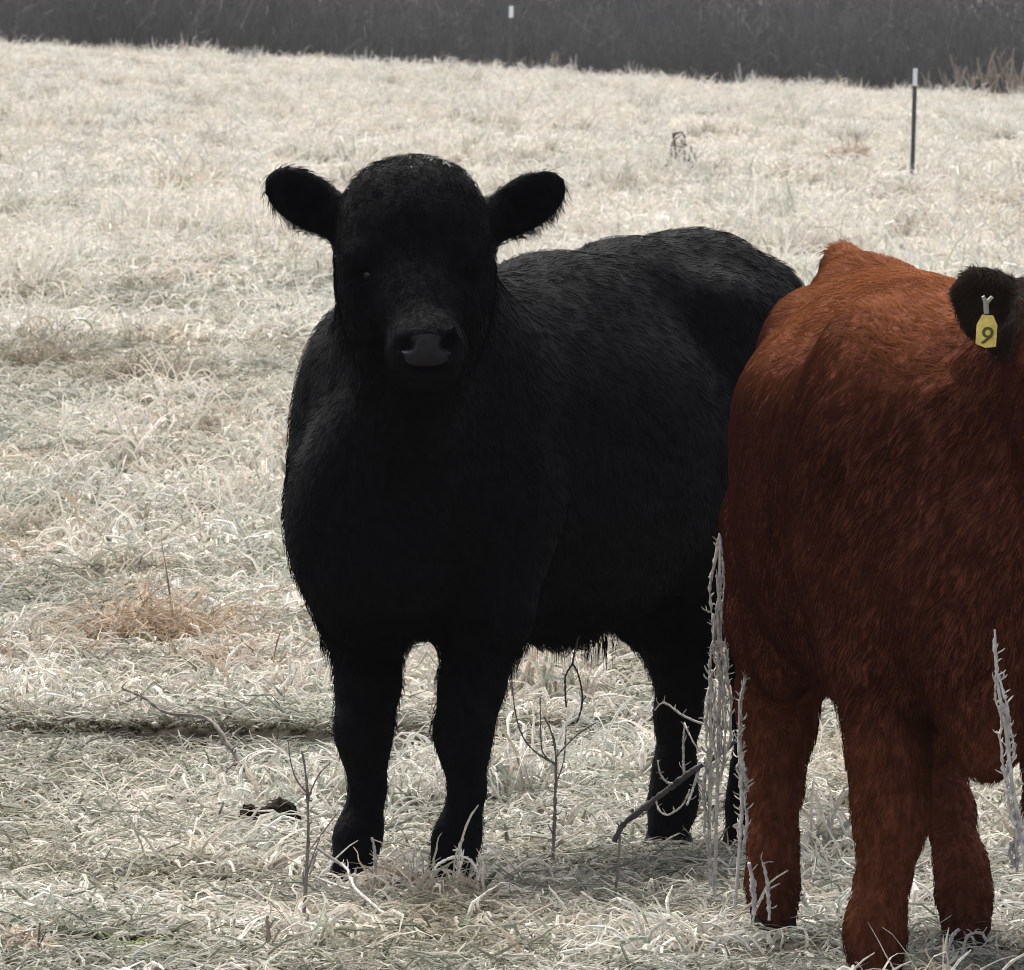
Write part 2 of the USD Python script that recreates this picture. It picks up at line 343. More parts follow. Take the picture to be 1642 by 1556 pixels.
tsk(640, 1395, 90, 70, 'brown grass tuft growing between the bull front feet', BROWN, (0, .6), 260, seed=11)
tsk(275, 668, 90, 34, 'loose straw coloured tussock left of the bull neck', TAN, (.2, .8), 260, seed=12)
tsk(400, 710, 60, 30, 'small olive grey tussock touching the bull shoulder outline', OLIVE, (.2, .7), 220, seed=13)
tsk(1500, 350, 90, 30, 'yellowish tussock in the field below the fence post', TAN, (.3, .8), 220, seed=14)
tsk(1600, 330, 90, 34, 'yellowish tussock at the right edge below the fence post', TAN, (.2, .7), 240, seed=15)
tsk(215, 1490, 110, 34, 'green grass tuft in the bottom left foreground', [(0.16, 0.20, 0.06), (0.22, 0.25, 0.09), (0.12, 0.15, 0.05)], (0, .5), 260, seed=16)
tsk(900, 1075, 130, 46, 'brown matted tussock seen under the bull belly', BROWN, (.1, .6), 320, seed=17)
tsk(25, 1480, 90, 50, 'brown tuft in the bottom left corner', BROWN, (.1, .7), 240, seed=18)
CLODS.append((447, 1298, 66, 48, 'dark brown clod left of the bull front foot, the larger one', 1))
CLODS.append((402, 1300, 40, 42, 'small dark clod beside the larger one', 2))
def seat(u, v):
    """like hit, but on top of the grass that stands before the place"""
    ys = np.geomspace(15, 400, 6000)
    below = (EYE - (v - HV) * ys / FPX) < land((u - CU) * ys / FPX, ys) + np.where(ys < 60, 0.05, 0.07)
    Y = ys[np.argmax(below)] if below.any() else CREST
    return on(u, Y)
CLEAR = []
for (u, v, w, h, *_), _k in TUSSOCKS:
    g_ = seat(u, v); q_ = g_[1] / FPX
    CLEAR.append((g_[0], g_[1], w * q_ * .68, min(7.0, .022 * g_[1]), max(.3, w * q_ * .4)))
for (u, v, w, h, *_) in CLODS:
    g_ = seat(u, v); q_ = g_[1] / FPX
    CLEAR.append((g_[0], g_[1], w * q_ * .7, .9, .12))

# ------------------------------------------------------------------ grass
def blades(rng, n, rad, lmin, lmax, wid, seg=6, elev=(35, 85), bend=(50, 190), cols=None, frost=(0.45, 1.0), frostcol=(0.87, 0.84, 0.80), rootcol=(0.11, 0.09, 0.055), lean=None, flat=True, rib=0.45, kink=0.28):
    """a patch of n frosted, arching, curling blades; returns (vertices, faces), tint"""
    r = rad * np.sqrt(rng.random(n)); a0 = rng.uniform(0, 2 * np.pi, n)
    p = np.stack([r * np.cos(a0), r * np.sin(a0), np.full(n, -0.01)], 1)
    az = rng.uniform(0, 2 * np.pi, n) if lean is None else lean + rng.normal(0, 0.9, n)
    el = np.radians(rng.uniform(*elev, n)); bd = np.radians(rng.uniform(*bend, n))
    Ln = rng.uniform(lmin, lmax, n); tw = rng.normal(0, 0.8, n); roll = rng.uniform(-1.2, 1.2, n)
    W = wid * rng.uniform(0.6, 1.3, n)
    pts = [p]; tans = []
    for s in range(seg):
        t = (s + 0.5) / seg
        e = el - bd * t ** 1.3 + rng.normal(0, kink * .75, n); z = az + tw * t + rng.normal(0, kink, n)
        d = np.stack([np.cos(e) * np.cos(z), np.cos(e) * np.sin(z), np.sin(e)], 1)
        p = p + d * (Ln / seg)[:, None]
        if flat:
            p[:, 2] = np.maximum(p[:, 2], 0.004 + 0.02 * rng.random(n) * t)
        pts.append(p); tans.append(d)
    tans.append(tans[-1])
    pts, tans = np.stack(pts, 1), np.stack(tans, 1)
    side = np.cross(tans, [0, 0, 1.0]) + 1e-6; side /= np.linalg.norm(side, axis=2, keepdims=True)
    nor = np.cross(side, tans)
    side = side * np.cos(roll)[:, None, None] + nor * np.sin(roll)[:, None, None]
    tt = np.linspace(0, 1, seg + 1)
    w = W[:, None] * (1 - 0.8 * tt ** 1.8)[None] * 0.5 * rng.uniform(0.6, 1.35, (n, seg + 1))
    keel = np.cross(side, tans) * (w * 0.35)[..., None]
    v = np.stack([pts - side * w[..., None], pts + keel, pts + side * w[..., None]], 2)          # n, seg+1, 3, 3
    base = (np.arange(n)[:, None] * (seg + 1) * 3 + np.arange(seg)[None] * 3)[..., None] + np.arange(2)
    f = np.stack([base, base + 1, base + 4, base + 3], -1).reshape(-1, 4)
    cols = np.array(cols if cols is not None else [(0.37, 0.34, 0.295), (0.25, 0.28, 0.23), (0.42, 0.39, 0.34), (0.19, 0.225, 0.175), (0.33, 0.275, 0.215), (0.31, 0.315, 0.275)])
    bc = cols[rng.integers(0, len(cols), n)] * rng.uniform(0.8, 1.15, (n, 1))
    fr = rng.uniform(*frost, n)
    k = np.clip(tt * 3.0, 0, 1)[None, :, None]
    c = np.array(rootcol) * (1 - k) + bc[:, None] * k
    m = (np.clip((tt - 0.10) * 3.2, 0, 1)[None] * fr[:, None])[:, :, None] * np.array([1.0, rib, 1.0])
    c = c[:, :, None] * (1 - m[..., None]) + np.array(frostcol) * m[..., None] * rng.uniform(0.86, 1.06, (n, 1, 1, 1))
    return (v.reshape(-1, 3), f), c.reshape(-1, 3)

rg = np.random.default_rng(77)
protos, thatch = [], []
for k in range(6):       # near: thick tangle of curled blades
    m, t = blades(rg, 125, 0.19, 0.05, 0.17, 0.0094, seg=7, bend=(70, 280), frost=(0.10, 1.0), rib=.34); protos.append(('grass_patch', m, M_GRASS, t))
for k in range(3):       # stiffer, taller, browner
    m, t = blades(rg, 80, 0.11, 0.09, 0.21, 0.0078, seg=9, elev=(50, 88), bend=(40, 210), frost=(0.15, 0.95), rib=.4, kink=.14); protos.append(('grass_tuft', m, M_GRASS, t))
for k in range(3):       # last year's litter, lying flat under the rest
    m, t = blades(rg, 170, 0.27, 0.04, 0.13, 0.0066, seg=4, elev=(8, 52), bend=(20, 110), frost=(0.0, 0.62), cols=[(0.18, 0.18, 0.145), (0.13, 0.15, 0.11), (0.23, 0.21, 0.17), (0.095, 0.10, 0.075)], rootcol=(.06, .05, .03)); thatch.append(('litter', m, M_GRASS, t))
for k in range(4):       # far: wider blades, wider patches
    m, t = blades(rg, 150, 0.42, 0.10, 0.28, 0.014, seg=4, frost=(0.4, 1.0), rib=.8); protos.append(('far_grass_patch', m, M_GRASS, t))
for k in range(2):
    m, t = blades(rg, 110, 0.18, 0.14, 0.32, 0.012, seg=4, elev=(50, 88), bend=(20, 150), frost=(0.25, 0.95), rib=.7); protos.append(('far_grass_tuft', m, M_GRASS, t))

def scatter(y0, y1, dens, rng):
    """points in the view wedge, a third wider than the picture each side"""
    half = 0.065
    area = half * (y1 ** 2 - y0 ** 2)
    n = int(area * dens)
    y = np.sqrt(rng.uniform(y0 ** 2, y1 ** 2, n))
    return rng.uniform(-half, half, n) * y, y
gp, gi, gs = [], [], []
for (y0, y1, dens, kinds, tuftkinds, ptuft, s0, s1) in ((17, 36, 11.5, (0, 6), (6, 9), 0.13, .7, 1.25), (36, 70, 9, (0, 6), (6, 9), 0.16, .9, 1.6), (70, 130, 3.6, (9, 13), (13, 15), 0.16, .75, 1.3), (130, 345, 1.7, (9, 13), (13, 15), 0.2, .9, 1.7)):
    x, y = scatter(y0, y1, dens, rg)
    thick = fbm2(x, y * 0.7, 0.55, 31, 3) + 0.5 * fbm2(x, y * .4, 2.5, 33, 2)
    tuft = rg.random(len(x)) < ptuft * (1 + 4 * np.clip(thick, 0, 1))
    keep = rg.random(len(x)) < np.clip(0.80 + (4.6 if y0 < 70 else 6.5) * thick, 0.14, 1)
    sc = rg.uniform(s0, s1, len(x)) * (1 + 0.9 * thick)
    zs = rg.uniform(0.6, 1.25, len(x)) * np.clip(1 + 2.0 * thick, 0.35, 2.0)
    for (c, sl, hgt, x0) in RUTS:        # short grass before the trodden edge, none on its face
        d = y - (c + sl * x + rutbend(x, c)); far = c > 50
        inx = (x < x0 + 0.3) & (y1 > c - 10) & (y0 < c + 5)
        keep &= ~(inx & (d < 0.06) & (d > (-0.25 if far else -0.10)) & (rg.random(len(x)) < (0.6 if far else 0.85)))
        low = inx & (d < 0.1) & (d > (-5.0 if far else -1.1))
        zs = np.where(low, zs * .66, zs)
    for (cx, cy, w, fore, aft) in CLEAR:   # room round the tussocks and clods
        inx = (np.abs(x - cx) < w) & (y > cy - fore) & (y < cy + aft)
        sc = np.where(inx, sc * .55, sc); zs = np.where(inx, zs * .6, zs)
        keep &= ~(inx & (rg.random(len(x)) < 0.8))
    idx = np.where(tuft, rg.integers(*tuftkinds, len(x)), rg.integers(*kinds, len(x)))
    gp.append(np.stack([x, y, land(x, y) - 0.004], 1)[keep]); gi.append(idx[keep]); gs.append(np.stack([sc, sc, sc * zs], 1)[keep])
base_n = len(protos); protos += thatch
x, y = scatter(17, 95, 14.0, rg)
gp.append(np.stack([x, y, land(x, y) + .012], 1)); gi.append(rg.integers(base_n, base_n + 3, len(x))); sc = rg.uniform(.8, 1.4, len(x)) * np.clip(y / 45, 1, 1.8); gs.append(np.stack([sc, sc, sc * .8], 1))
gp, gi, gs = np.vstack(gp), np.concatenate(gi), np.vstack(gs)
instancer('/World/frosted_grass', protos, gp, gi, rg.uniform(0, 6.283, len(gp)), gs, 'pale frost covered pasture grass over the whole field', 'grass')
print('grass instances', len(gp))

# ------------------------------------------------------------------ animals
class Flesh:
    """a body as a smooth union of ellipsoids and tapered bones on a grid, turned into one skin"""
    def __init__(s, lo, hi, h):
        s.lo, s.h = np.array(lo, float), h
        s.n = np.ceil((np.array(hi) - s.lo) / h).astype(int) + 1
        s.F = np.full(s.n, 1.0, np.float32)
    def box(s, lo, hi):
        a = np.clip(np.floor((lo - s.lo) / s.h).astype(int), 0, s.n); b = np.clip(np.ceil((hi - s.lo) / s.h).astype(int) + 1, 0, s.n)
        sl = tuple(slice(i, j) for i, j in zip(a, b))
        g = np.meshgrid(*[s.lo[i] + s.h * np.arange(a[i], b[i]) for i in range(3)], indexing='ij')
        return sl, np.stack(g, -1)
    def put(s, sl, d, k, cut=False):
        f = s.F[sl]
        if cut:
            d = -d; h = np.maximum(k - np.abs(f - d), 0) / k; s.F[sl] = np.maximum(f, d) + h * h * k / 4
        else:
            h = np.maximum(k - np.abs(f - d), 0) / k; s.F[sl] = np.minimum(f, d) - h * h * k / 4
    def ell(s, c, r, R=None, k=0.06, cut=False):
        """R: rows are the ellipsoid's axes"""
        c, r = np.asarray(c, float), np.asarray(r, float); R = np.eye(3) if R is None else R
        ext = np.sqrt(((R * r[:, None]) ** 2).sum(0)) + 2.0 * k + 0.02
        sl, p = s.box(c - ext, c + ext)
        if p.size == 0: return
        qd = (p - c) @ R.T
        k0 = np.linalg.norm(qd / r, axis=-1); k1 = np.linalg.norm(qd / r ** 2, axis=-1)
        s.put(sl, (k0 * (k0 - 1) / np.maximum(k1, 1e-6)).astype(np.float32), k, cut)
    def bone(s, a, b, ra, rb, k=0.05):
        a, b = np.asarray(a, float), np.asarray(b, float); R = max(ra, rb) + 2 * k + 0.02
        sl, p = s.box(np.minimum(a, b) - R, np.maximum(a, b) + R)
        if p.size == 0: return
        ab = b - a; t = np.clip(((p - a) @ ab) / (ab @ ab), 0, 1)
        s.put(sl, (np.linalg.norm(p - a - t[..., None] * ab, axis=-1) - (ra + (rb - ra) * t)).astype(np.float32), k)
    def chain(s, pts, rs, k=0.04):
        for i in range(len(pts) - 1): s.bone(pts[i], pts[i + 1], rs[i], rs[i + 1], k)
    def skin(s):
        F = s.F; ins = F < 0
        c = [F[i:F.shape[0] - 1 + i, j:F.shape[1] - 1 + j, l:F.shape[2] - 1 + l] for i in (0, 1) for j in (0, 1) for l in (0, 1)]
        sg = [x < 0 for x in c]
        anyi = np.logical_or.reduce(sg); alli = np.logical_and.reduce(sg)
        cell = anyi & ~alli
        idx = np.argwhere(cell); num = np.full(cell.shape, -1, np.int64); num[cell] = np.arange(len(idx))
        val = np.stack([x[cell] for x in c], 1)
        off = np.array([(i, j, l) for i in (0, 1) for j in (0, 1) for l in (0, 1)], float)
        acc = np.zeros((len(idx), 3)); cnt = np.zeros(len(idx))
        for i in range(8):
            for j in range(i + 1, 8):
                if np.abs(off[i] - off[j]).sum() != 1: continue
                x = (val[:, i] < 0) != (val[:, j] < 0)
                t = val[:, i] / np.where(x, val[:, i] - val[:, j], 1)
                acc[x] += (off[i] + (off[j] - off[i]) * t[:, None])[x]; cnt[x] += 1
        v = s.lo + s.h * (idx + acc / cnt[:, None])
        quads = []
        for ax in range(3):
            a = [slice(None)] * 3; b = [slice(None)] * 3; a[ax] = slice(0, -1); b[ax] = slice(1, None)
            A, B = ins[tuple(a)], ins[tuple(b)]
            e = np.argwhere(A != B); o1, o2 = [(1, 2), (2, 0), (0, 1)][ax]
            e = e[(e[:, o1] > 0) & (e[:, o2] > 0) & (e[:, o1] < F.shape[o1] - 1) & (e[:, o2] < F.shape[o2] - 1)]
            def n_(d1, d2):
                q_ = e.copy(); q_[:, o1] += d1; q_[:, o2] += d2
                return num[q_[:, 0], q_[:, 1], q_[:, 2]]
            qd = np.stack([n_(-1, -1), n_(0, -1), n_(0, 0), n_(-1, 0)], 1)
            flip = ~A[e[:, 0], e[:, 1], e[:, 2]]
            qd[flip] = qd[flip][:, ::-1]
            quads.append(qd)
        f = np.vstack(quads); f = np.vstack([f[:, [0, 1, 2]], f[:, [0, 2, 3]]])
        m = trimesh.Trimesh(v, f, process=False)
        big = max(trimesh.graph.connected_components(m.edges, nodes=np.arange(len(v))), key=len)      # one continuous body
        keepv = np.zeros(len(v), bool); keepv[big] = True
        m.update_faces(keepv[m.faces].all(1)); m.remove_unreferenced_vertices()
        trimesh.smoothing.filter_taubin(m, iterations=6)
        return m

def coat(mesh, rng, n, length, flow, lift=0.3, wob=0.25, k=4, dens=None, clump=0.02, rnd=0.35):
    """hairs on the skin: roots, then points along the coat's lie; length(p, nrm) per root, flow(p, nrm) direction"""
    area = mesh.area_faces.copy()
    if dens is not None: area = area * dens(mesh.triangles_center, mesh.face_normals)
    fi = rng.choice(len(area), n, p=area / area.sum())
    w = rng.dirichlet((1, 1, 1), n)
    p = (mesh.triangles[fi] * w[..., None]).sum(1); nr = mesh.face_normals[fi]
    ln = length(p, nr) * rng.uniform(0.6, 1.25, n)
    d = flow(p, nr)
    nz = np.stack([meshkit.noise(p / clump, 41 + i) - 0.5 for i in range(3)], 1) * 2
    d = d + nz * wob + rng.normal(0, rnd * 0.4, (n, 3))
    d = d - nr * (d * nr).sum(1, keepdims=True)
    d /= np.maximum(np.linalg.norm(d, axis=1, keepdims=True), 1e-6)
    out = []
    for s in range(k):
        t = s / (k - 1)
        out.append(p + ln[:, None] * (d * t * (0.6 + 0.4 * t) + nr * (lift * t * (1.35 - 0.7 * t)) + np.array([0, 0, -0.12]) * t * t))
    return np.stack(out, 1)

def frame(f2):
    f = np.array([f2[0], f2[1], 0.0]); f /= np.linalg.norm(f)
    return f, np.array([-f[1], f[0], 0.0])

def hoof(c, fwd, size=0.055):
    """two claws, side by side, blunt in front"""
    side = np.array([-fwd[1], fwd[0], 0]); out = []
    for sgn in (-1, 1):
        pts = []
        for (a, z, w) in ((-0.9, 0.0, .55), (-0.8, 1.05, .48), (1.35, 0.0, .40), (0.55, 1.15, .42), (0.3, 0.0, .62)):
            for b in (-1, 1):
                pts.append(c + fwd * a * size + side * (sgn * 0.47 * size + b * w * size * 0.72) + np.array([0, 0, z * size]))
        out.append(trimesh.convex.convex_hull(np.array(pts)))
    return cat(out)

def head(F, at, yaw, k=0.05):
    """the skull round the point between the eyes; at = poll centre; looking along -y turned by yaw; metres, right and up as seen from in front"""
    c, s = math.cos(yaw), math.sin(yaw)
    R = np.array([[c, s, 0], [-s, c, 0], [0, 0, 1]])
    W = lambda x, y, z: at + np.array([x, y, z]) @ R
    A = R
    F.ell(W(0, 0, 0), (.137, .14, .128), A, .05)                 # brow and poll
    F.ell(W(0, .02, .065), (.104, .09, .054), A, .05)             # crown
    F.bone(W(0, -.06, -.07), W(.018, -.25, -.205), .110, .058, .06)    # nose bridge
    F.ell(W(.018, -.275, -.212), (.066, .064, .054), A, .045)       # muzzle
    F.ell(W(.018, -.235, -.258), (.058, .065, .032), A, .035)      # chin
    for sx in (-1, 1):
        F.ell(W(sx * .080 + .006, -.02, -.115), (.056, .10, .115), A, .06)    # cheek
        F.ell(W(sx * .080, -.104, -.045), (.034, .032, .026), A, .03)        # brow ridge
        F.ell(W(sx * .086 + .004, -.122, -.078), (.020, .013, .013), A, .02, cut=True)   # eye hollow
        F.ell(W(sx * .036 + .018, -.332, -.203), (.018, .032, .014), A, .008, cut=True)  # nostril
    F.ell(W(.018, -.318, -.246), (.052, .012, .004), A, .012, cut=True)  # mouth line
    return W

def ear(F, a, b, width, thick, nrm, k=0.03):
    """a broad leaf from a (root) to b (tip), its hollow side facing nrm"""
    a, b, nrm = np.asarray(a, float), np.asarray(b, float), np.asarray(nrm, float)
    ax = b - a; ln = np.linalg.norm(ax); ax /= ln
    nrm = nrm - ax * (nrm @ ax); nrm /= np.linalg.norm(nrm); sd = np.cross(nrm, ax)
    R = np.array([ax, sd, nrm])
    F.ell(a + ax * ln * .56, (ln * .47, width, thick), R, k)
    F.bone(a, a + ax * ln * .4, .034, .026, k)
    F.ell(a + ax * ln * .58 + nrm * thick * 1.15, (ln * .29, width * .62, thick * .8), R, .01, cut=True)

def leg_front(F, b0, f, t, s, dz=0, side=1, l=None, knee_s=None, foot=None, r=1.0):
    pass

# ---- the black bull
Yb = 24.7
B0 = P(648, 1430, Yb); B0[2] = 0
bf, bl = frame((-0.467, -0.884))
def BL(s, t, z): return -bf * s + bl * t + np.array([0, 0, z])      # from the point between the front feet
def toB(u, v, Y): return P(u, v, Y) - B0
F = Flesh((-.50, -.80, -.02), (1.05, 1.75, 1.48), 0.0095)
Rb = np.array([-bf, bl, [0, 0, 1.0]])
E = lambda s, t, z, rs, rt_, rz, k=.08, **q_: F.ell(BL(s, t, z), (rs, rt_, rz), Rb, k, **q_)
E(.14, .005, .82, .31, .178, .33)
E(.56, .01, .815, .62, .270, .325, .1)
E(.62, .01, .76, .52, .250, .26, .1)
E(1.17, 0, .94, .33, .215, .262, .1)
F.bone(BL(.10, 0, .985), BL(.58, 0, 1.045), .12, .115, .1)
F.bone(BL(.58, 0, 1.045), BL(.88, 0, 1.074), .115, .115, .1)
F.bone(BL(.88, 0, 1.074), BL(1.22, 0, 1.098), .115, .112, .1)
E(-.10, 0, .70, .19, .15, .22, .1)
E(-.12, .0, .60, .14, .10, .13, .08)
for sd in (-1, 1):
    E(.07, sd * .142, .84, .18, .090, .26, .09)
    F.bone(BL(.08, sd * .165, .74), BL(.05, sd * .128, .50), .095, .066, .08)
    E(1.0, sd * .165, 1.075, .09, .05, .055, .09)
    E(1.18, sd * .130, .78, .23, .110, .32, .08)
    E(1.37, sd * .085, 1.055, .09, .055, .10, .08)
    E(.93, sd * .21, .60, .13, .07, .16, .06)
E(.92, .335, .95, .10, .035, .11, .07, cut=True)             # hollow of the flank
E(.92, -.335, .95, .10, .035, .11, .07, cut=True)
# front legs
for sd, tx, fx in ((-1, -.084, -.094), (1, .128, .116)):
    F.chain([BL(.10, sd * .15, .70), BL(.055, tx + sd * .022, .52), BL(.02, tx + sd * .004, .385), BL(-.005, tx, .30), BL(.0, tx, .255), BL(.012, tx, .19), BL(.006, fx, .125), BL(-.012, fx, .095), BL(-.035, fx, .045)],
            [.11, .078, .056, .050, .036, .029, .032, .038, .037], .035)
# hind legs
for sd, tx, ss in ((-1, -.086, 1.28), (1, .065, 1.32)):
    F.chain([BL(1.10, sd * .15, .72), BL(1.16, sd * .12, .56), BL(ss + .03, tx + sd * .02, .42), BL(ss + .035, tx, .37), BL(ss + .015, tx, .27), BL(ss, tx, .16), BL(ss - .005, tx, .10), BL(ss - .03, tx, .045)],
            [.15, .105, .060, .054, .040, .036, .041, .040], .04)
F.chain([BL(1.40, 0, 1.12), BL(1.49, 0, 1.0), BL(1.52, .01, .7), BL(1.50, .01, .42)], [.045, .032, .024, .02], .03)      # tail
E(.66, 0, .475, .13, .040, .04, .06)                    # sheath
# neck and head
hb = toB(662, 371, 24.36)
F.bone(hb + [0.004, .10, -.10], BL(.06, 0.01, .88), .140, .180, .10)
F.bone(hb + [0.0, .10, -.02], BL(.14, 0, 1.0), .108, .12, .08)
F.bone(hb + [0.01, .02, -.24], BL(-.12, 0, .72), .085, .14, .09)
Wb = head(F, hb, 0.03)
nb = np.array([0.05, -1, .1])
ear(F, toB(560, 366, 24.40), toB(432, 284, 24.42), .051, .021, nb + [-.3, 0, 0])
ear(F, toB(768, 372, 24.40), toB(901, 290, 24.42), .051, .021, nb + [.3, 0, 0])
body = F.skin()
print('bull', len(body.faces))
bv = body.vertices
pad = np.exp(-((((bv - Wb(.018, -.338, -.212)) / (.050, .030, .030)) ** 2).sum(1)) ** 3)
tintb = np.tile([0.0018, 0.0018, 0.0026], (len(bv), 1))
bull = thing('bull', B0, 'black bull standing face on with both ears spread, in the middle of the frosted field', 'bull')
obj('body', body, M_HIDE_B, bull, smooth=True, tint=tintb)
nf = body.faces[(pad[body.faces] > .10).all(1)]
nose = trimesh.Trimesh(bv + body.vertex_normals * .0015, nf, process=False); nose.remove_unreferenced_vertices()
obj('nose', nose, M_NOSE, bull, smooth=True, label='bare dark grey nose with two nostrils')
for sx in (-1, 1):
    e = trimesh.creation.icosphere(3, .0165); e.apply_translation(Wb(sx * .085 + .004, -.106, -.078)); obj('eye', e, M_EYE, bull, smooth=True)
for tx, ss in ((-.094, -.03), (.116, -.03), (-.086, 1.25), (.065, 1.29)):
    obj('hoof', hoof(BL(ss, tx, -.004), bf, .043), M_HOOF, bull)
rf = np.random.default_rng(8)
headc = hb + np.array([0, -.1, -.08])
def flow_b(p, nr):
    d = -bf * 0.7 + np.array([0, 0, -0.75]) + 0 * p
    h_ = np.linalg.norm(p - headc, axis=1) < .27
    d[h_] = (p[h_] - Wb(0, -.12, -.02)) * 4 + rf.normal(0, .5, (h_.sum(), 3))
    return d
eartips = [toB(470, 330, 24.40), toB(868, 335, 24.40)]
def len_b(p, nr):
    l = np.full(len(p), .020)
    l += .012 * ((p[:, 2] < .53) & (p[:, 2] > .41) & (nr[:, 2] < -.3))
    for t in eartips:
        l += .004 * (np.linalg.norm(p - t, axis=1) < .085) * (nr[:, 2] < .2)
    l[p[:, 2] < .30] *= .55
    l[np.linalg.norm((p - Wb(0, .0, .11)) / (1.4, 1, .7), axis=1) < .075] *= 1.6
    l[np.linalg.norm((p - Wb(.018, -.32, -.22)) / (1, .7, 1), axis=1) < .07] *= .12
    return l
def dens_b(p, nr):
    w = np.ones(len(p))
    for t in eartips: w += 2.5 * (np.linalg.norm(p - t, axis=1) < .09)
    w *= ((((p - Wb(.018, -.338, -.212)) / (.050, .034, .031)) ** 2).sum(1) > 1.0)
    for sx in (-1, 1): w *= np.linalg.norm(p - Wb(sx * .085 + .004, -.118, -.078), axis=1) > .017
    w += 1.5 * ((p[:, 2] < .53) & (p[:, 2] > .41)) + 1.2 * (np.linalg.norm(p - headc, axis=1) < .28)
    return w
curves('coat', coat(body, rf, 60000, len_b, flow_b, .38, .5, dens=dens_b), [.0011, .0009, .0007, .0003], M_FUR_B, bull, kind='stuff')
# shaggy hair under the sheath and the rime on the crown
base = BL(.66, 0, .452) + rf.normal(0, 1, (150, 3))[rf.integers(0, 12, 150)] * [.05, .05, .008] + rf.normal(0, .006, (150, 3))
tl = rf.uniform(.015, .06, 150)[:, None]
dr = np.stack([rf.normal(0, .18, 150), rf.normal(0, .18, 150), np.full(150, -1.0)], 1)
curves('belly_tassel', np.stack([base, base + dr * tl * .5, base + dr * tl * [[.4, .4, 1.0]]], 1), [.0014, .0011, .0004], M_FUR_B, bull, kind='stuff')
cr = Wb(.016, .0, .122) + rf.normal(0, 1, (130, 3)) * [.020, .018, .004]
cd = rf.normal(0, 1, (130, 3)); cd[:, 2] = np.abs(cd[:, 2]); cd /= np.linalg.norm(cd, axis=1, keepdims=True)
curves('frosted_crown_hair', np.stack([cr, cr + cd * .010, cr + cd * .014 + rf.normal(0, .004, (130, 3))], 1), [.0016, .0015, .0010], M_RIME, bull, kind='stuff', label='white rime on the curls between the ears')

# ---- the red cow
Yr = 22.03
R0 = np.array([.78, Yr, 0.0])
cf, cl = frame((0.108, -0.994))
def CL(s, t, z): return -cf * s + cl * t + np.array([0, 0, z])
def toR(u, v, Y): return P(u, v, Y) - R0
F = Flesh((-.55, -.85, -.02), (.68, 1.85, 1.48), 0.0095)
Rr = np.array([-cf, cl, [0, 0, 1.0]])
E = lambda s, t, z, rs, rt_, rz, k=.08, **q_: F.ell(CL(s, t, z), (rs, rt_, rz), Rr, k, **q_)
E(.16, 0, .78, .34, .245, .36)
E(.68, 0, .78, .60, .318, .36, .1)
E(.62, -.01, .90, .52, .275, .24, .1)
E(.30, -.03, .90, .34, .245, .23, .1)
E(1.16, 0, .92, .32, .20, .255, .1)
for sd in (-1, 1): E(.72, sd * .118, .970, .50, .160, .125, .1)
F.bone(CL(.22, -.07, 1.065), CL(1.10, -.02, 1.07), .10, .10, .12)
F.bone(CL(1.16, -.045, 1.150), CL(1.34, -.050, 1.200), .045, .036, .09)
E(-.14, .01, .66, .18, .15, .24, .1)
F.ell(toR(1584, 1112, 21.86), (.064, .10, .150), None, .06)       # brisket
for sd in (-1, 1):
    E(.08, sd * .18, .84, .20, .10, .31, .09)
    E(1.02, sd * .16, 1.08, .09, .05, .06, .08)
    E(1.22, sd * .115, .76, .23, .105, .32, .08)
    E(.98, sd * .20, .60, .13, .07, .16, .06)
# front right, one step ahead; front left beside the frame
F.chain([CL(.10, -.17, .72), CL(.045, -.165, .56), CL(.01, -.150, .40), CL(-.005, -.147, .315), CL(-.01, -.150, .265), CL(0, -.160, .19), CL(-.005, -.172, .125), CL(-.015, -.176, .09), CL(-.04, -.176, .045)],
        [.13, .083, .062, .058, .049, .039, .040, .043, .042], .035)
F.chain([CL(.12, .16, .70), CL(.10, .16, .54), CL(.06, .155, .40), CL(.04, .15, .30), CL(.05, .15, .19), CL(.04, .15, .10), CL(.01, .15, .045)], [.13, .084, .064, .058, .04, .046, .045], .035)
# hind right
F.chain([CL(1.12, -.15, .74), CL(1.16, -.165, .58), CL(1.33, -.165, .43), CL(1.34, -.165, .37), CL(1.32, -.172, .27), CL(1.30, -.178, .17), CL(1.295, -.18, .10), CL(1.26, -.18, .045)],
        [.14, .105, .064, .056, .042, .036, .039, .038], .04)
# hind left, swung forward
F.chain([CL(1.10, .15, .74), CL(1.05, .15, .58), CL(1.16, .095, .41), CL(1.15, .09, .35), CL(1.06, .100, .24), CL(.985, .112, .155), CL(.96, .115, .10), CL(.92, .112, .045)],
        [.15, .11, .054, .048, .040, .039, .042, .041], .035)
F.chain([CL(1.44, 0, 1.13), CL(1.53, 0, 1.02), CL(1.56, .01, .7), CL(1.54, .01, .42)], [.045, .032, .024, .02], .03)
hr = toR(1752, 545, 21.62)
F.bone(hr + [0, .12, -.10], CL(.06, 0, .90), .145, .235, .10)
F.bone(hr + [-.02, .14, -.0], CL(.16, .03, .98), .11, .13, .10)
F.bone(hr + [-.02, .05, -.26], CL(-.15, .0, .70), .09, .15, .09)
for du, a_, b_, rr in ((1592, 610, 860, .020), (1560, 640, 900, .022), (1622, 620, 900, .020), (1520, 640, 860, .018)):       # loose folds of the neck
    F.bone(toR(du, a_, 21.83), toR(du - 12, b_, 21.79), rr, rr, .05)
Wr = head(F, hr, 0.30)
nr_ = np.array([-.25, -1, .05])
ear(F, toR(1660, 556, 21.60), toR(1545, 446, 21.66), .053, .022, nr_)
ear(F, hr + [.12, 0, .0], hr + [.27, .03, .05], .057, .021, np.array([.3, -1, .1]))
body = F.skin()
rv = body.vertices
ee = toR(1585, 500, 21.64)
darkear = np.exp(-((((rv - ee) @ np.array([[.78, 0, .62], [0, 1, 0], [-.62, 0, .78]]) / (.115, .09, .095)) ** 2).sum(1)) ** 2)
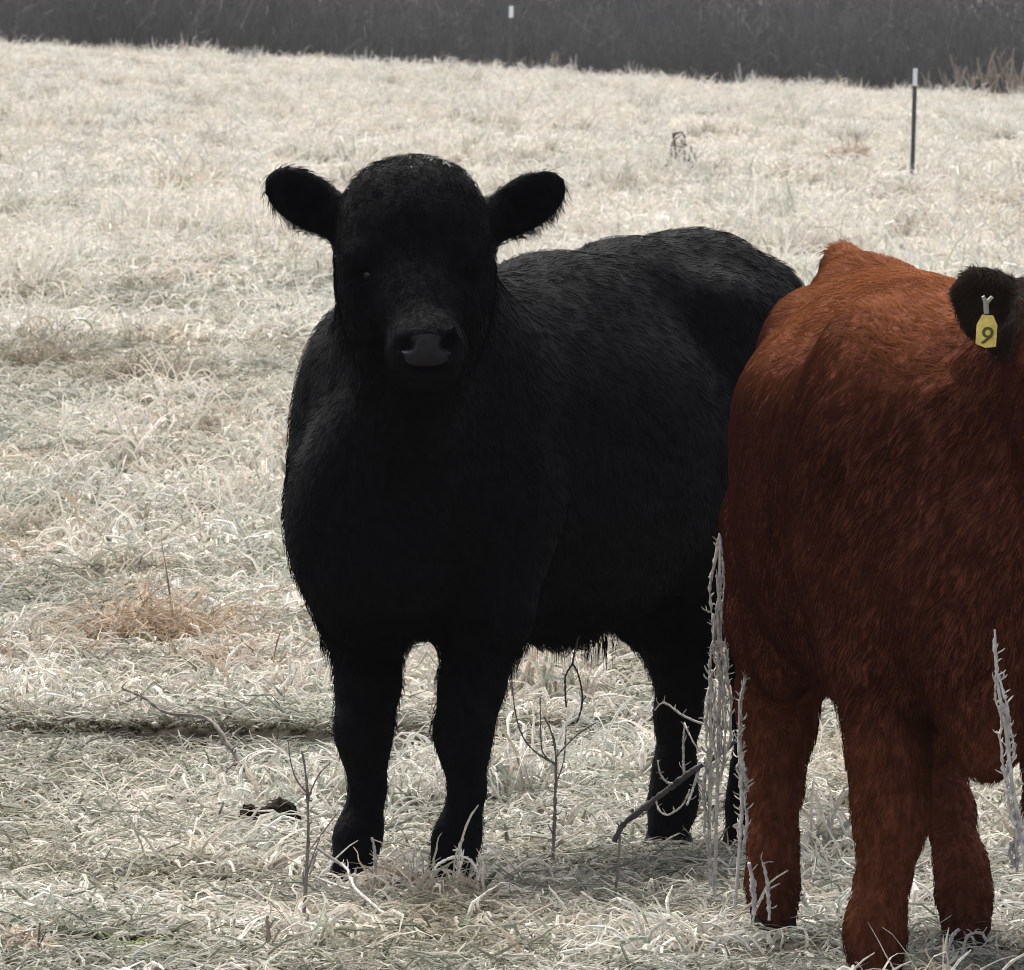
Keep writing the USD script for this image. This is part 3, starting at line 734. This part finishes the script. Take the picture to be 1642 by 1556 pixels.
low = 1 - sstep(.03, .16, rv[:, 2])
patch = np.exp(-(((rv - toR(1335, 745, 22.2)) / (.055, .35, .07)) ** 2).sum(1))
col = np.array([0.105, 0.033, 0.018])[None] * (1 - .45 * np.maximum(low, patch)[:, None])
col = col * (1 - darkear[:, None]) + np.array([.026, .015, .008]) * darkear[:, None]
cow = thing('cow', R0, 'rust red shaggy cow with a yellow ear tag, cut off by the right edge', 'cow')
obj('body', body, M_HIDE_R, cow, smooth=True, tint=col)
for sx in (-1, 1):
    e = trimesh.creation.icosphere(3, .0165); e.apply_translation(Wr(sx * .085 + .004, -.106, -.078)); obj('eye', e, M_EYE, cow, smooth=True)
for tx, ss in ((-.176, -.035), (.15, .01), (-.18, 1.265), (.112, .925)):
    obj('hoof', hoof(CL(ss, tx, -.004), cf, .045), M_HOOF, cow)
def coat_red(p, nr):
    """a red winter coat: ginger down the legs, back lightened by painted top light, maroon sides and neck deepened by painted shade, mud-dark at the fetlocks"""
    back = sstep(.2, .85, nr[:, 2]) * sstep(.85, 1.05, p[:, 2])  # upward faces get the top light in their hair colour
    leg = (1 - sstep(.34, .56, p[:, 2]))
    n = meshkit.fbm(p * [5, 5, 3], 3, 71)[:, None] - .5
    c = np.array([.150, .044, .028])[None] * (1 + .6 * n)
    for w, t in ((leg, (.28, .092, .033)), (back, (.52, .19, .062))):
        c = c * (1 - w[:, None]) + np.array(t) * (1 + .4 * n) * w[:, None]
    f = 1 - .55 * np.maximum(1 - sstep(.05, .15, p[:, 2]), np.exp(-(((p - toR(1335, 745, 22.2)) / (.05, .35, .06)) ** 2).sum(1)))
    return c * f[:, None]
def flow_r(p, nr):
    d = -cf * .45 + np.array([-.25, 0, -0.8]) + 0 * p
    top = nr[:, 2] > .5
    d[top] = -cf + np.array([-.2, 0, -.1])
    return d
def len_r(p, nr):
    l = np.full(len(p), .026)
    l[p[:, 2] < .45] = .020; l[p[:, 2] < .30] = .013
    l[(p[:, 0] > .72)] *= .6
    return l
def isear(p): return (np.linalg.norm((p - ee) / (1, 1, 1), axis=1) < .105) & (p[:, 1] < ee[1] + .09) & (p[:, 2] > ee[2] - .066)
dens_red = lambda p, nr: np.where(isear(p), 0.0, np.where(p[:, 2] > 1.35, .3, 1.0)) * np.where(nr[:, 1] > .45, .35, 1.0)
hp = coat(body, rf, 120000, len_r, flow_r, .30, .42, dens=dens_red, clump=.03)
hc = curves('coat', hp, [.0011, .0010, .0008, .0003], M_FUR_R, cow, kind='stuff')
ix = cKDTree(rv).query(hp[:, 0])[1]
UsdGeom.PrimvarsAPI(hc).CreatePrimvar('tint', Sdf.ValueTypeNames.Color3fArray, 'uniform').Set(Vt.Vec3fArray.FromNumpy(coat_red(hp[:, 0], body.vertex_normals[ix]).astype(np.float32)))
curves('ear_hair', coat(body, rf, 9000, lambda p, nr: np.full(len(p), .018), lambda p, nr: (p - ee) * 6 + [0, 0, -.3], .45, .5, dens=lambda p, nr: isear(p) * 1.0), [.0012, .001, .0008, .0003], M_FUR_D, cow, kind='stuff')
# ear tag: six-sided plate hanging from a pin through the ear
tg = toR(1582, 530, 21.545)
hexo = .80 * np.array([(-.010, .030), (.010, .030), (.0195, .012), (.0205, -.030), (.001, -.034), (-.0185, -.028), (-.0195, .010)])
from shapely.geometry import Polygon
pl = trimesh.creation.extrude_polygon(Polygon(hexo).buffer(.0022).buffer(-.001), .003)
Rt = np.array([[1, 0, 0], [0, 0, -1], [0, 1, 0]], float)
tilt = math.radians(5)
def tagpose(m, dy=0.0, sx=0.0, sz=0.0):
    v = m.vertices.copy(); v = np.stack([v[:, 0] + sx, -v[:, 2] - dy, v[:, 1] + sz], 1)
    c_, s_ = math.cos(tilt), math.sin(tilt)
    v = np.stack([v[:, 0] * c_ + v[:, 2] * s_, v[:, 1], -v[:, 0] * s_ + v[:, 2] * c_], 1) + tg
    return trimesh.Trimesh(v, m.faces, process=False)
tag = obj('ear_tag', tagpose(pl), M_TAG, cow, smooth=20)
num = meshkit.text_mesh('9', .027, .0008, True); num.apply_translation(-num.bounds.mean(0) * [1, 1, 0]); num.apply_transform(trimesh.transformations.rotation_matrix(math.radians(-12), [0, 0, 1]))
obj('number', tagpose(num, .0032, .0015, -.008), M_TAGINK, tag)
pin = cat([tube([tg + [.0, .0, .028], tg + [-.001, -.004, .046]], .0045, 8), tube([tg + [-.001, -.004, .045], tg + [-.006, -.006, .056]], [.0045, .003], 6), tube([tg + [-.001, -.004, .045], tg + [.009, -.006, .055]], [.0042, .003], 6)])
obj('tag_pin', pin, M_TAGPIN, tag, smooth=40)

# ------------------------------------------------------------------ fence posts
def tpost(base, top, tipfrac, label, w=0.042):
    base, top = np.asarray(base, float), np.asarray(top, float)
    t = thing('fence_post', base, label, 'fence post', 'steel fence posts with white tips')
    d = top - base; ln = np.linalg.norm(d)
    def tee(a, b, g=0):
        prof = np.array([(-w / 2 - g, -.004 - g), (w / 2 + g, -.004 - g), (w / 2 + g, .004), (.005 + g, .004), (.005 + g, .034), (-.005 - g, .034), (-.005 - g, .004), (-w / 2 - g, .004)])
        m = trimesh.creation.extrude_polygon(Polygon(prof), (b - a) * ln)
        z = d / ln; x = np.cross([0, 1.0, 0], z); x /= np.linalg.norm(x); y = np.cross(z, x)
        return trimesh.Trimesh(m.vertices @ np.array([x, y, z]) + z * (a * ln), m.faces, process=False)
    obj('shaft', tee(-.15, 1 - tipfrac), M_STEEL, t)
    obj('white_tip', tee(1 - tipfrac, 1, .0), M_WHITE, t)
    return t
pb = seat(1462, 292)
s_ = pb[1] / FPX
tpost(pb, P(1467.5, 110, pb[1]), .145, 'green steel fence post with a white tip, standing whole in the field at right', w=7.0 * s_)
p2 = on(816, 337)
tpost(p2, P(820, 10, 337), .155, 'far fence post of which only the white tip shows against the dark wood', w=7.0 * 337 / FPX)

# ------------------------------------------------------------------ tussocks and clods
def tussock(u, v, wpx, hpx, label, cols, frost=(0.0, 0.5), n=420, dark=False, seed=0):
    g = seat(u, v); s = g[1] / FPX
    rng = np.random.default_rng(900 + seed)
    w, h = wpx * s, hpx * s * (1.5 if g[1] > 60 else 1.15)
    x, y = g[0], g[1]
    m, t = blades(rng, int(n * 1.9), w * .56, h * .45, h * 1.9, max(.006, 3.0 * s), elev=(25, 85), bend=(60, 230), cols=cols, frost=frost, rootcol=(.05, .038, .022))
    v_ = m[0]; v_[:, 2] += land(v_[:, 0] + x, v_[:, 1] + y) - float(land(x, y))
    o = obj('grass_tussock', m, M_TUSS, tint=t, label=label, category='tussock', group='tussocks in the pasture')
    UsdGeom.Xformable(o).AddTranslateOp().Set(Gf.Vec3d(x, y, float(land(x, y))))
for a_, k_ in TUSSOCKS: tussock(*a_, **k_)

def clod(u, v, wpx, hpx, label, seed):  # a rough dark brown lump, half sunk in the grass
    g = seat(u, v); s = g[1] / FPX
    m = trimesh.creation.icosphere(4, 1.0)
    d = meshkit.fbm(m.vertices * 2.2 + seed, 3, seed) - .5 + .35 * (meshkit.fbm(m.vertices * 9 + seed, 3, seed) - .5)
    m.vertices = m.vertices * (1 + .55 * d[:, None]) * [wpx * s * .55, wpx * s * .6, hpx * s * .72]
    o = obj('dark_clod', m, M_CLOD, smooth=True, label=label, category='lump', group='dark clods by the bull feet')
    UsdGeom.Xformable(o).AddTranslateOp().Set(Gf.Vec3d(*(g + [0, 0, hpx * s * .36])))
for a_ in CLODS: clod(*a_)

# ------------------------------------------------------------------ dry and frosted weeds
def weed(name, label, lines, mat, category='weed', group=None, mats=None):
    """lines: (points, radii): the first is the stem, the rest branches"""
    o = np.array(lines[0][0][0], float)
    t = thing(name, o, label, category, group)
    for k, (pts, r) in enumerate(lines):
        pts = np.asarray(pts, float); kk = len(pts); rw = np.random.default_rng(len(label) * 31 + k)
        r = np.interp(np.linspace(0, 1, 3 * kk), np.linspace(0, 1, len(r)), r) * .66
        fine = np.stack([np.interp(np.linspace(0, kk - 1, 3 * kk), np.arange(kk), pts[:, c]) for c in range(3)], 1)
        fine = fine + np.cumsum(rw.normal(0, .06, (3 * kk, 3)) * r[:, None], 0) * np.linspace(0, 1, 3 * kk)[:, None] + rw.normal(0, .10, (3 * kk, 3)) * r[:, None]
        r = r * rw.uniform(.75, 1.3, 3 * kk)
        bits = [tube(fine - o, r, 7, .18, k)]
        for _ in range(max(3, kk // 2)):
            i = int(rw.integers(2, 3 * kk)); d = rw.normal(0, 1, 3); d[2] = abs(d[2]) + .4; d /= np.linalg.norm(d)
            ln = r[i] * rw.uniform(2.0, 9.0)
            q0 = fine[i] - o
            bits.append(tube(bendy(q0, q0 + d * ln, rw.normal(0, .12, 3) * ln, 4), [r[i] * .5, r[i] * .38, r[i] * .2], 4, .3, k))
        m = cat(bits)
        obj('stem' if k == 0 else 'branch', m, mats[k] if mats else mat, t, smooth=60)
    return t
def px(pts, Y, k=14, dy=None):
    pts = np.array([P(u, v, Y + (dy[i] if dy else 0)) for i, (u, v) in enumerate(pts)])
    return through(pts, k)
mm = lambda p_, Y: p_ * Y / FPX * .5        # half of a width of p pixels at Y

Y = 23.3
weed('dry_weed', 'thin dark upright weed standing in front of the bull left leg in the picture', [
    (px([(484, 1530), (488, 1440), (494, 1330), (492, 1260), (484, 1205)], Y), [mm(9, Y), mm(8, Y), mm(5, Y)]),
    (px([(493, 1290), (510, 1245), (532, 1222)], Y), [mm(5, Y), mm(3, Y)]),
    (px([(492, 1370), (518, 1335), (545, 1300)], Y, dy=[0, .03, .06]), [mm(5, Y), mm(3, Y)]),
    (px([(490, 1270), (470, 1240), (462, 1190)], Y, dy=[0, -.03, -.05]), [mm(4, Y), mm(2.5, Y)]),
    (px([(490, 1410), (503, 1370), (512, 1345)], Y), [mm(4, Y), mm(3, Y)])], M_STEM)
Y = 27.9
weed('fallen_twig', 'long dark crooked twig arching over the grass left of the bull', [
    (px([(445, 1320), (418, 1272), (385, 1225), (366, 1196), (345, 1165), (322, 1150), (270, 1146), (232, 1122), (196, 1107)], Y, 24, dy=[0, .0, .05, .1, .15, .2, .2, .25, .3]), [mm(11, Y), mm(10, Y), mm(6, Y)]),
    (px([(385, 1225), (372, 1228), (362, 1240)], Y, dy=[.05, .0, -.05]), [mm(9, Y), mm(5, Y)])], M_STEM, 'twig')
Y = 25.3
weed('dry_weed', 'slender grey weed standing under the bull belly', [
    (px([(886, 1390), (890, 1300), (892, 1220), (886, 1180), (872, 1150)], Y), [mm(9, Y), mm(8, Y), mm(4, Y)]),
    (px([(891, 1225), (840, 1185), (826, 1140), (822, 1100)], Y, dy=[0, -.04, -.06, -.08]), [mm(5, Y), mm(3, Y)]),
    (px([(892, 1230), (868, 1200), (866, 1120)], Y, dy=[0, -.02, -.04]), [mm(4, Y), mm(3, Y)]),
    (px([(892, 1215), (925, 1180), (955, 1160)], Y, dy=[0, .03, .06]), [mm(4, Y), mm(3, Y)]),
    (px([(889, 1260), (905, 1215), (908, 1165)], Y, dy=[0, .02, .03]), [mm(4, Y), mm(2.5, Y)])], M_STEM)
Y = 25.05
weed('dry_weed', 'forked dark wisp hanging in a loop right under the bull belly hair', [
    (px([(925, 1160), (934, 1120), (928, 1085), (918, 1066)], Y), [mm(4, Y), mm(5, Y), mm(4, Y)]),
    (px([(918, 1066), (906, 1090), (908, 1135)], Y), [mm(5, Y), mm(4, Y)]),
    (px([(918, 1068), (922, 1045), (930, 1020)], Y), [mm(5, Y), mm(4, Y)])], M_DARKSTEM)
Y = 24.1
weed('fallen_branch', 'dark slanting branch with frosted twigs in front of the bull hind leg', [
    (px([(985, 1352), (995, 1330), (1040, 1292), (1100, 1245), (1150, 1212), (1192, 1180)], Y, 20), [mm(14, Y), mm(15, Y), mm(10, Y)]),
    (px([(1098, 1246), (1095, 1195), (1098, 1160)], Y), [mm(7, Y), mm(5, Y)]),
    (px([(1138, 1165), (1098, 1150), (1062, 1128), (1050, 1140)], Y, dy=[0, .02, .04, .04]), [mm(6, Y), mm(6, Y), mm(4, Y)]),
    (px([(1080, 1258), (1062, 1248), (1054, 1220)], Y, dy=[0, -.03, -.04]), [mm(6, Y), mm(4, Y)]),
    (px([(1120, 1235), (1112, 1265), (1102, 1292)], Y, dy=[0, -.02, -.05]), [mm(7, Y), mm(5, Y)]),
    (px([(1150, 1212), (1140, 1238), (1122, 1246)], Y), [mm(6, Y), mm(4, Y)]),
    (px([(1052, 1284), (1070, 1308), (1092, 1295), (1106, 1268)], Y, dy=[0, -.04, -.05, -.05]), [mm(5, Y), mm(4, Y)]),
    (px([(1098, 1160), (1112, 1190), (1122, 1205)], Y, dy=[0, -.04, -.04]), [mm(5, Y), mm(4, Y)]),
    (px([(995, 1332), (992, 1380), (986, 1440)], Y), [mm(6, Y), mm(6, Y)])], None, 'branch', mats=[M_DARKSTEM] + [M_FROSTGREY] * 7 + [M_STEM])

def frosted(label, spine, Y, width, n, seed, mat=M_FROST, spread=1.0, dyf=.05):
    """a dead weed thick with rime: stem, side shoots and crusted seed heads"""
    rng = np.random.default_rng(seed)
    sp = px(spine, Y, 26)
    t = thing('frosted_weed', sp[0], label, 'weed', 'weeds thick with rime')
    obj('stem', tube(sp - sp[0], [mm(6, Y), mm(6, Y), mm(4, Y)], 6, .3, seed), mat, t, smooth=60)
    for k in range(max(3, n // 7)):          # several thin strands that weave round the stem, each crusted with rime
        ph = rng.uniform(0, 6.28); i0 = int(rng.integers(0, 14)); i1 = int(min(25, i0 + rng.integers(8, 16)))
        q_ = sp[i0:i1 + 1]; tt_ = np.linspace(0, 1, len(q_))
        amp = mm(width, Y) * rng.uniform(.9, 2.1) * (1 - .5 * np.linspace(i0, i1, len(q_)) / 25)
        off = np.stack([np.sin(ph + tt_ * rng.uniform(3, 7)) * amp, np.cos(ph + tt_ * 5) * amp * .6, tt_ * 0], 1) * np.sin(np.pi * np.clip(tt_ * .8 + .1, 0, 1))[:, None]
        st = through(q_ + off + rng.normal(0, mm(2.5, Y), q_.shape), 3 * len(q_))
        rr = mm(rng.uniform(3, 5), Y)
        parts = [tube(st, rr * rng.uniform(.55, 1.7, len(st)), 5, .5, k)]
        for _ in range(int(len(st) * 1.0)):
            c = st[int(rng.integers(0, len(st)))]
            d = rng.normal(0, 1, 3); d[2] = abs(d[2]) + .55; d /= np.linalg.norm(d); ln = mm(rng.uniform(12, 40), Y)
            parts.append(tube(bendy(c, c + d * ln, rng.normal(0, .12, 3) * ln, 4), [rr * .4, rr * rng.uniform(.5, .9), rr * .6, rr * .2], 4, .4, k))
        m_ = cat(parts)
        obj('seed_head', trimesh.Trimesh(m_.vertices - sp[0], m_.faces, process=False), mat, t, smooth=60)
    return t
frosted('tall rime covered weed between the bull and the red cow', [(1146, 1440), (1148, 1360), (1151, 1250), (1153, 1150), (1156, 1040), (1154, 940), (1156, 858)], 23.75, 30, 46, 61, M_FROSTGREY)
frosted('second rime covered weed with a side shoot, close left of the tallest one', [(1140, 1420), (1138, 1300), (1140, 1200), (1140, 1120), (1138, 1060)], 23.85, 16, 10, 62, M_FROSTGREY)
frosted('white crusted weed stalk along the red cow left hind leg', [(1178, 1460), (1185, 1380), (1190, 1290), (1188, 1200), (1186, 1140), (1197, 1082)], 23.2, 12, 16, 63, M_FROST, .55)
frosted('rime covered weed in front of the red cow chest at the right edge', [(1650, 1440), (1636, 1330), (1622, 1240), (1612, 1160), (1600, 1090), (1596, 1010)], 21.4, 24, 34, 64, M_FROST)
frosted('small frosted weed at the right edge beside the red cow brisket', [(1632, 1400), (1630, 1340), (1628, 1290), (1620, 1265)], 21.8, 14, 8, 65, M_FROSTGREY)
Y = 22.6
weed('straw', 'pale straight straw sticking up at the bottom middle', [(px([(955, 1590), (960, 1540), (965, 1468)], Y, 8), [mm(15, Y), mm(17, Y), mm(13, Y), mm(5, Y)])], M_PALE, 'straw')
weed('straw', 'thin pale straw leaning right of the bull right front hoof in the picture', [(px([(922, 1492), (900, 1450), (880, 1425)], 23.6, 8), [mm(6, Y), mm(8, Y), mm(5, Y)])], M_PALE, 'straw')
Y = 24.35
weed('frosted_twig', 'white frosted twig looped over the bull right front hoof in the picture', [
    (px([(692, 1440), (692, 1405), (702, 1388), (740, 1374), (756, 1382), (768, 1412)], Y, 18), [mm(6, Y), mm(7, Y), mm(6, Y)]),
    (px([(742, 1376), (736, 1398), (728, 1430)], Y), [mm(6, Y), mm(5, Y)]),
    (px([(740, 1374), (738, 1364), (726, 1366)], Y), [mm(6, Y), mm(4, Y)])], M_PALE, 'twig')
Y = 23.8
weed('frosted_twig', 'long frosted twig crossing the bull left front hoof in the picture', [
    (px([(700, 1560), (640, 1490), (570, 1428), (545, 1388), (532, 1384), (508, 1366)], Y, 20, dy=[-.7, -.5, -.3, 0, 0, 0]), [mm(7, Y), mm(9, Y), mm(7, Y)]),
    (px([(560, 1428), (535, 1420), (505, 1408)], Y, dy=[-.2, -.1, 0]), [mm(7, Y), mm(5, Y)]),
    (px([(508, 1366), (500, 1392), (496, 1410)], Y), [mm(6, Y), mm(5, Y)]),
    (px([(592, 1440), (602, 1390), (596, 1345)], 24.2), [mm(9, Y), mm(6, Y)])], M_FROSTGREY, 'twig')
Y = 22.9
weed('frosted_twig', 'pair of pale stubs in front of the red cow hind hoof', [
    (px([(1210, 1470), (1208, 1420), (1203, 1384)], Y, 8), [mm(10, Y), mm(13, Y), mm(8, Y)]),
    (px([(1234, 1478), (1232, 1425), (1224, 1384)], Y, 8), [mm(8, Y), mm(10, Y), mm(7, Y)])], M_FROST, 'twig')
weed('frosted_twig', 'little frosted twig tangle at the red cow far hoof', [
    (px([(1520, 1545), (1528, 1505), (1540, 1492)], 22.3, 8), [mm(9, Y), mm(7, Y)]),
    (px([(1545, 1540), (1556, 1500), (1572, 1496), (1582, 1510)], 22.3, 8), [mm(8, Y), mm(7, Y)])], M_FROST, 'twig')
Y = 22.7
weed('dry_weed', 'short dark dead weed stub in the bottom left foreground', [(px([(62, 1570), (60, 1530), (62, 1480)], Y, 8), [mm(7, Y), mm(5, Y)]), (px([(61, 1520), (72, 1495)], Y, 4), [mm(5, Y), mm(3, Y)])], M_STEM)
weed('dry_weed', 'brown seed head on a short weed left of the thin dark weed', [(px([(428, 1560), (430, 1510), (428, 1468)], Y, 8), [mm(6, Y), mm(8, Y), mm(12, Y), mm(7, Y)]), (px([(430, 1525), (448, 1490)], Y, 4), [mm(7, Y), mm(5, Y)])], M_BROWNWEED)
# far dry weed
g = seat(1092, 284); Y = g[1]
weed('dry_weed', 'distant dark dry weed clump alone in the field above the bull back', [
    (px([(1090, 276), (1084, 245), (1080, 215)], Y, 8), [mm(8.7, Y), mm(7.7, Y), mm(5.8, Y)]),
    (px([(1090, 272), (1105, 258), (1108, 235)], Y, 6), [mm(7.7, Y), mm(3.9, Y)]),
    (px([(1080, 218), (1092, 212), (1098, 222)], Y, 6), [mm(5.8, Y), mm(3.9, Y)]),
    (px([(1088, 270), (1072, 262), (1066, 268)], Y, 6), [mm(8.7, Y), mm(4.8, Y)]),
    (px([(1095, 274), (1112, 268), (1116, 272)], Y, 6), [mm(10.6, Y), mm(5.8, Y)]),
    (px([(1086, 276), (1076, 250), (1078, 228)], Y, 6), [mm(7, Y), mm(4, Y)]),
    (px([(1096, 276), (1098, 250), (1092, 226)], Y, 6), [mm(7, Y), mm(4, Y)]),
    (px([(1100, 274), (1114, 252), (1113, 246)], Y, 6), [mm(7, Y), mm(4, Y)]),
    (px([(1084, 262), (1090, 240), (1101, 230)], Y, 6), [mm(6, Y), mm(4, Y)])], M_FARWEED)
# weeds along the crest, seen against the wood
def crest_weed(u, v, n, label, mat, seed, Y=331.0, wpx=22):
    rng = np.random.default_rng(seed); b = on(u, Y); s = Y / FPX
    top = P(u, v, Y); h = max(top[2] - b[2], .15)
    t = thing('crest_weed', b, label, 'weed', 'weeds along the field crest')
    parts = []
    for _ in range(n):
        a = np.array([rng.normal(0, wpx * s * .3), rng.normal(0, .3), -.1]); e = a + np.array([rng.normal(0, wpx * s * .3), rng.normal(0, .2), h * rng.uniform(.55, 1.05)])
        parts.append(tube(bendy(a, e, k=5, wob=.02, seed=int(rng.integers(1e6))), [1.3 * s, 1.1 * s, 2.0 * s, 1.0 * s], 4, .3, int(rng.integers(1e6))))
        for _ in range(2):
            q_ = a * .4 + e * .6; parts.append(tube(np.array([q_, q_ + rng.normal(0, 4 * s, 3) + [0, 0, 5 * s]]), [1.2 * s, .8 * s], 3))
    obj('stems', cat(parts), mat, t, kind='stuff')
crest_weed(921, 64, 3, 'tallest pale weed on the field crest above the bull ear', M_FROSTGREY, 1, wpx=8)
crest_weed(893, 78, 5, 'low pale weed on the crest left of the tallest one', M_BROWNWEED, 2)
crest_weed(945, 92, 6, 'low brownish weed on the crest right of the tallest one', M_BROWNWEED, 3, wpx=30)
crest_weed(708, 86, 10, 'pale grassy hump on the crest above the bull head', M_FROST, 4, wpx=30)
crest_weed(1190, 96, 3, 'two wispy pale weeds on the crest in the right half', M_FROSTGREY, 5, wpx=14)
crest_weed(1210, 102, 3, 'wispy pale weed just right of the pair on the crest', M_FROSTGREY, 6, wpx=8)
crest_weed(1245, 118, 3, 'small pale weed on the crest left of the fence post', M_FROSTGREY, 7, wpx=10)
crest_weed(1340, 120, 7, 'brown grey weed clump on the crest left of the post tip', M_BROWNWEED, 8, wpx=50)
crest_weed(405, 66, 5, 'thin frosted weeds on the crest above the bull left ear in the picture', M_FROSTGREY, 9, wpx=20)
crest_weed(160, 58, 4, 'small frosted weeds on the crest near the left', M_FROSTGREY, 10, wpx=24)
crest_weed(1400, 128, 6, 'low brown weeds just left of the fence post tip', M_BROWNWEED, 11, wpx=40)
crest_weed(1530, 95, 14, 'brown weed thicket on the crest right of the fence post', M_BROWNWEED, 12, wpx=60)
crest_weed(1585, 75, 18, 'tall brown weed thicket on the crest near the right edge', M_BROWNWEED, 13, wpx=60)
crest_weed(1635, 80, 16, 'brown weed thicket cut by the right edge on the crest', M_BROWNWEED, 14, wpx=60)
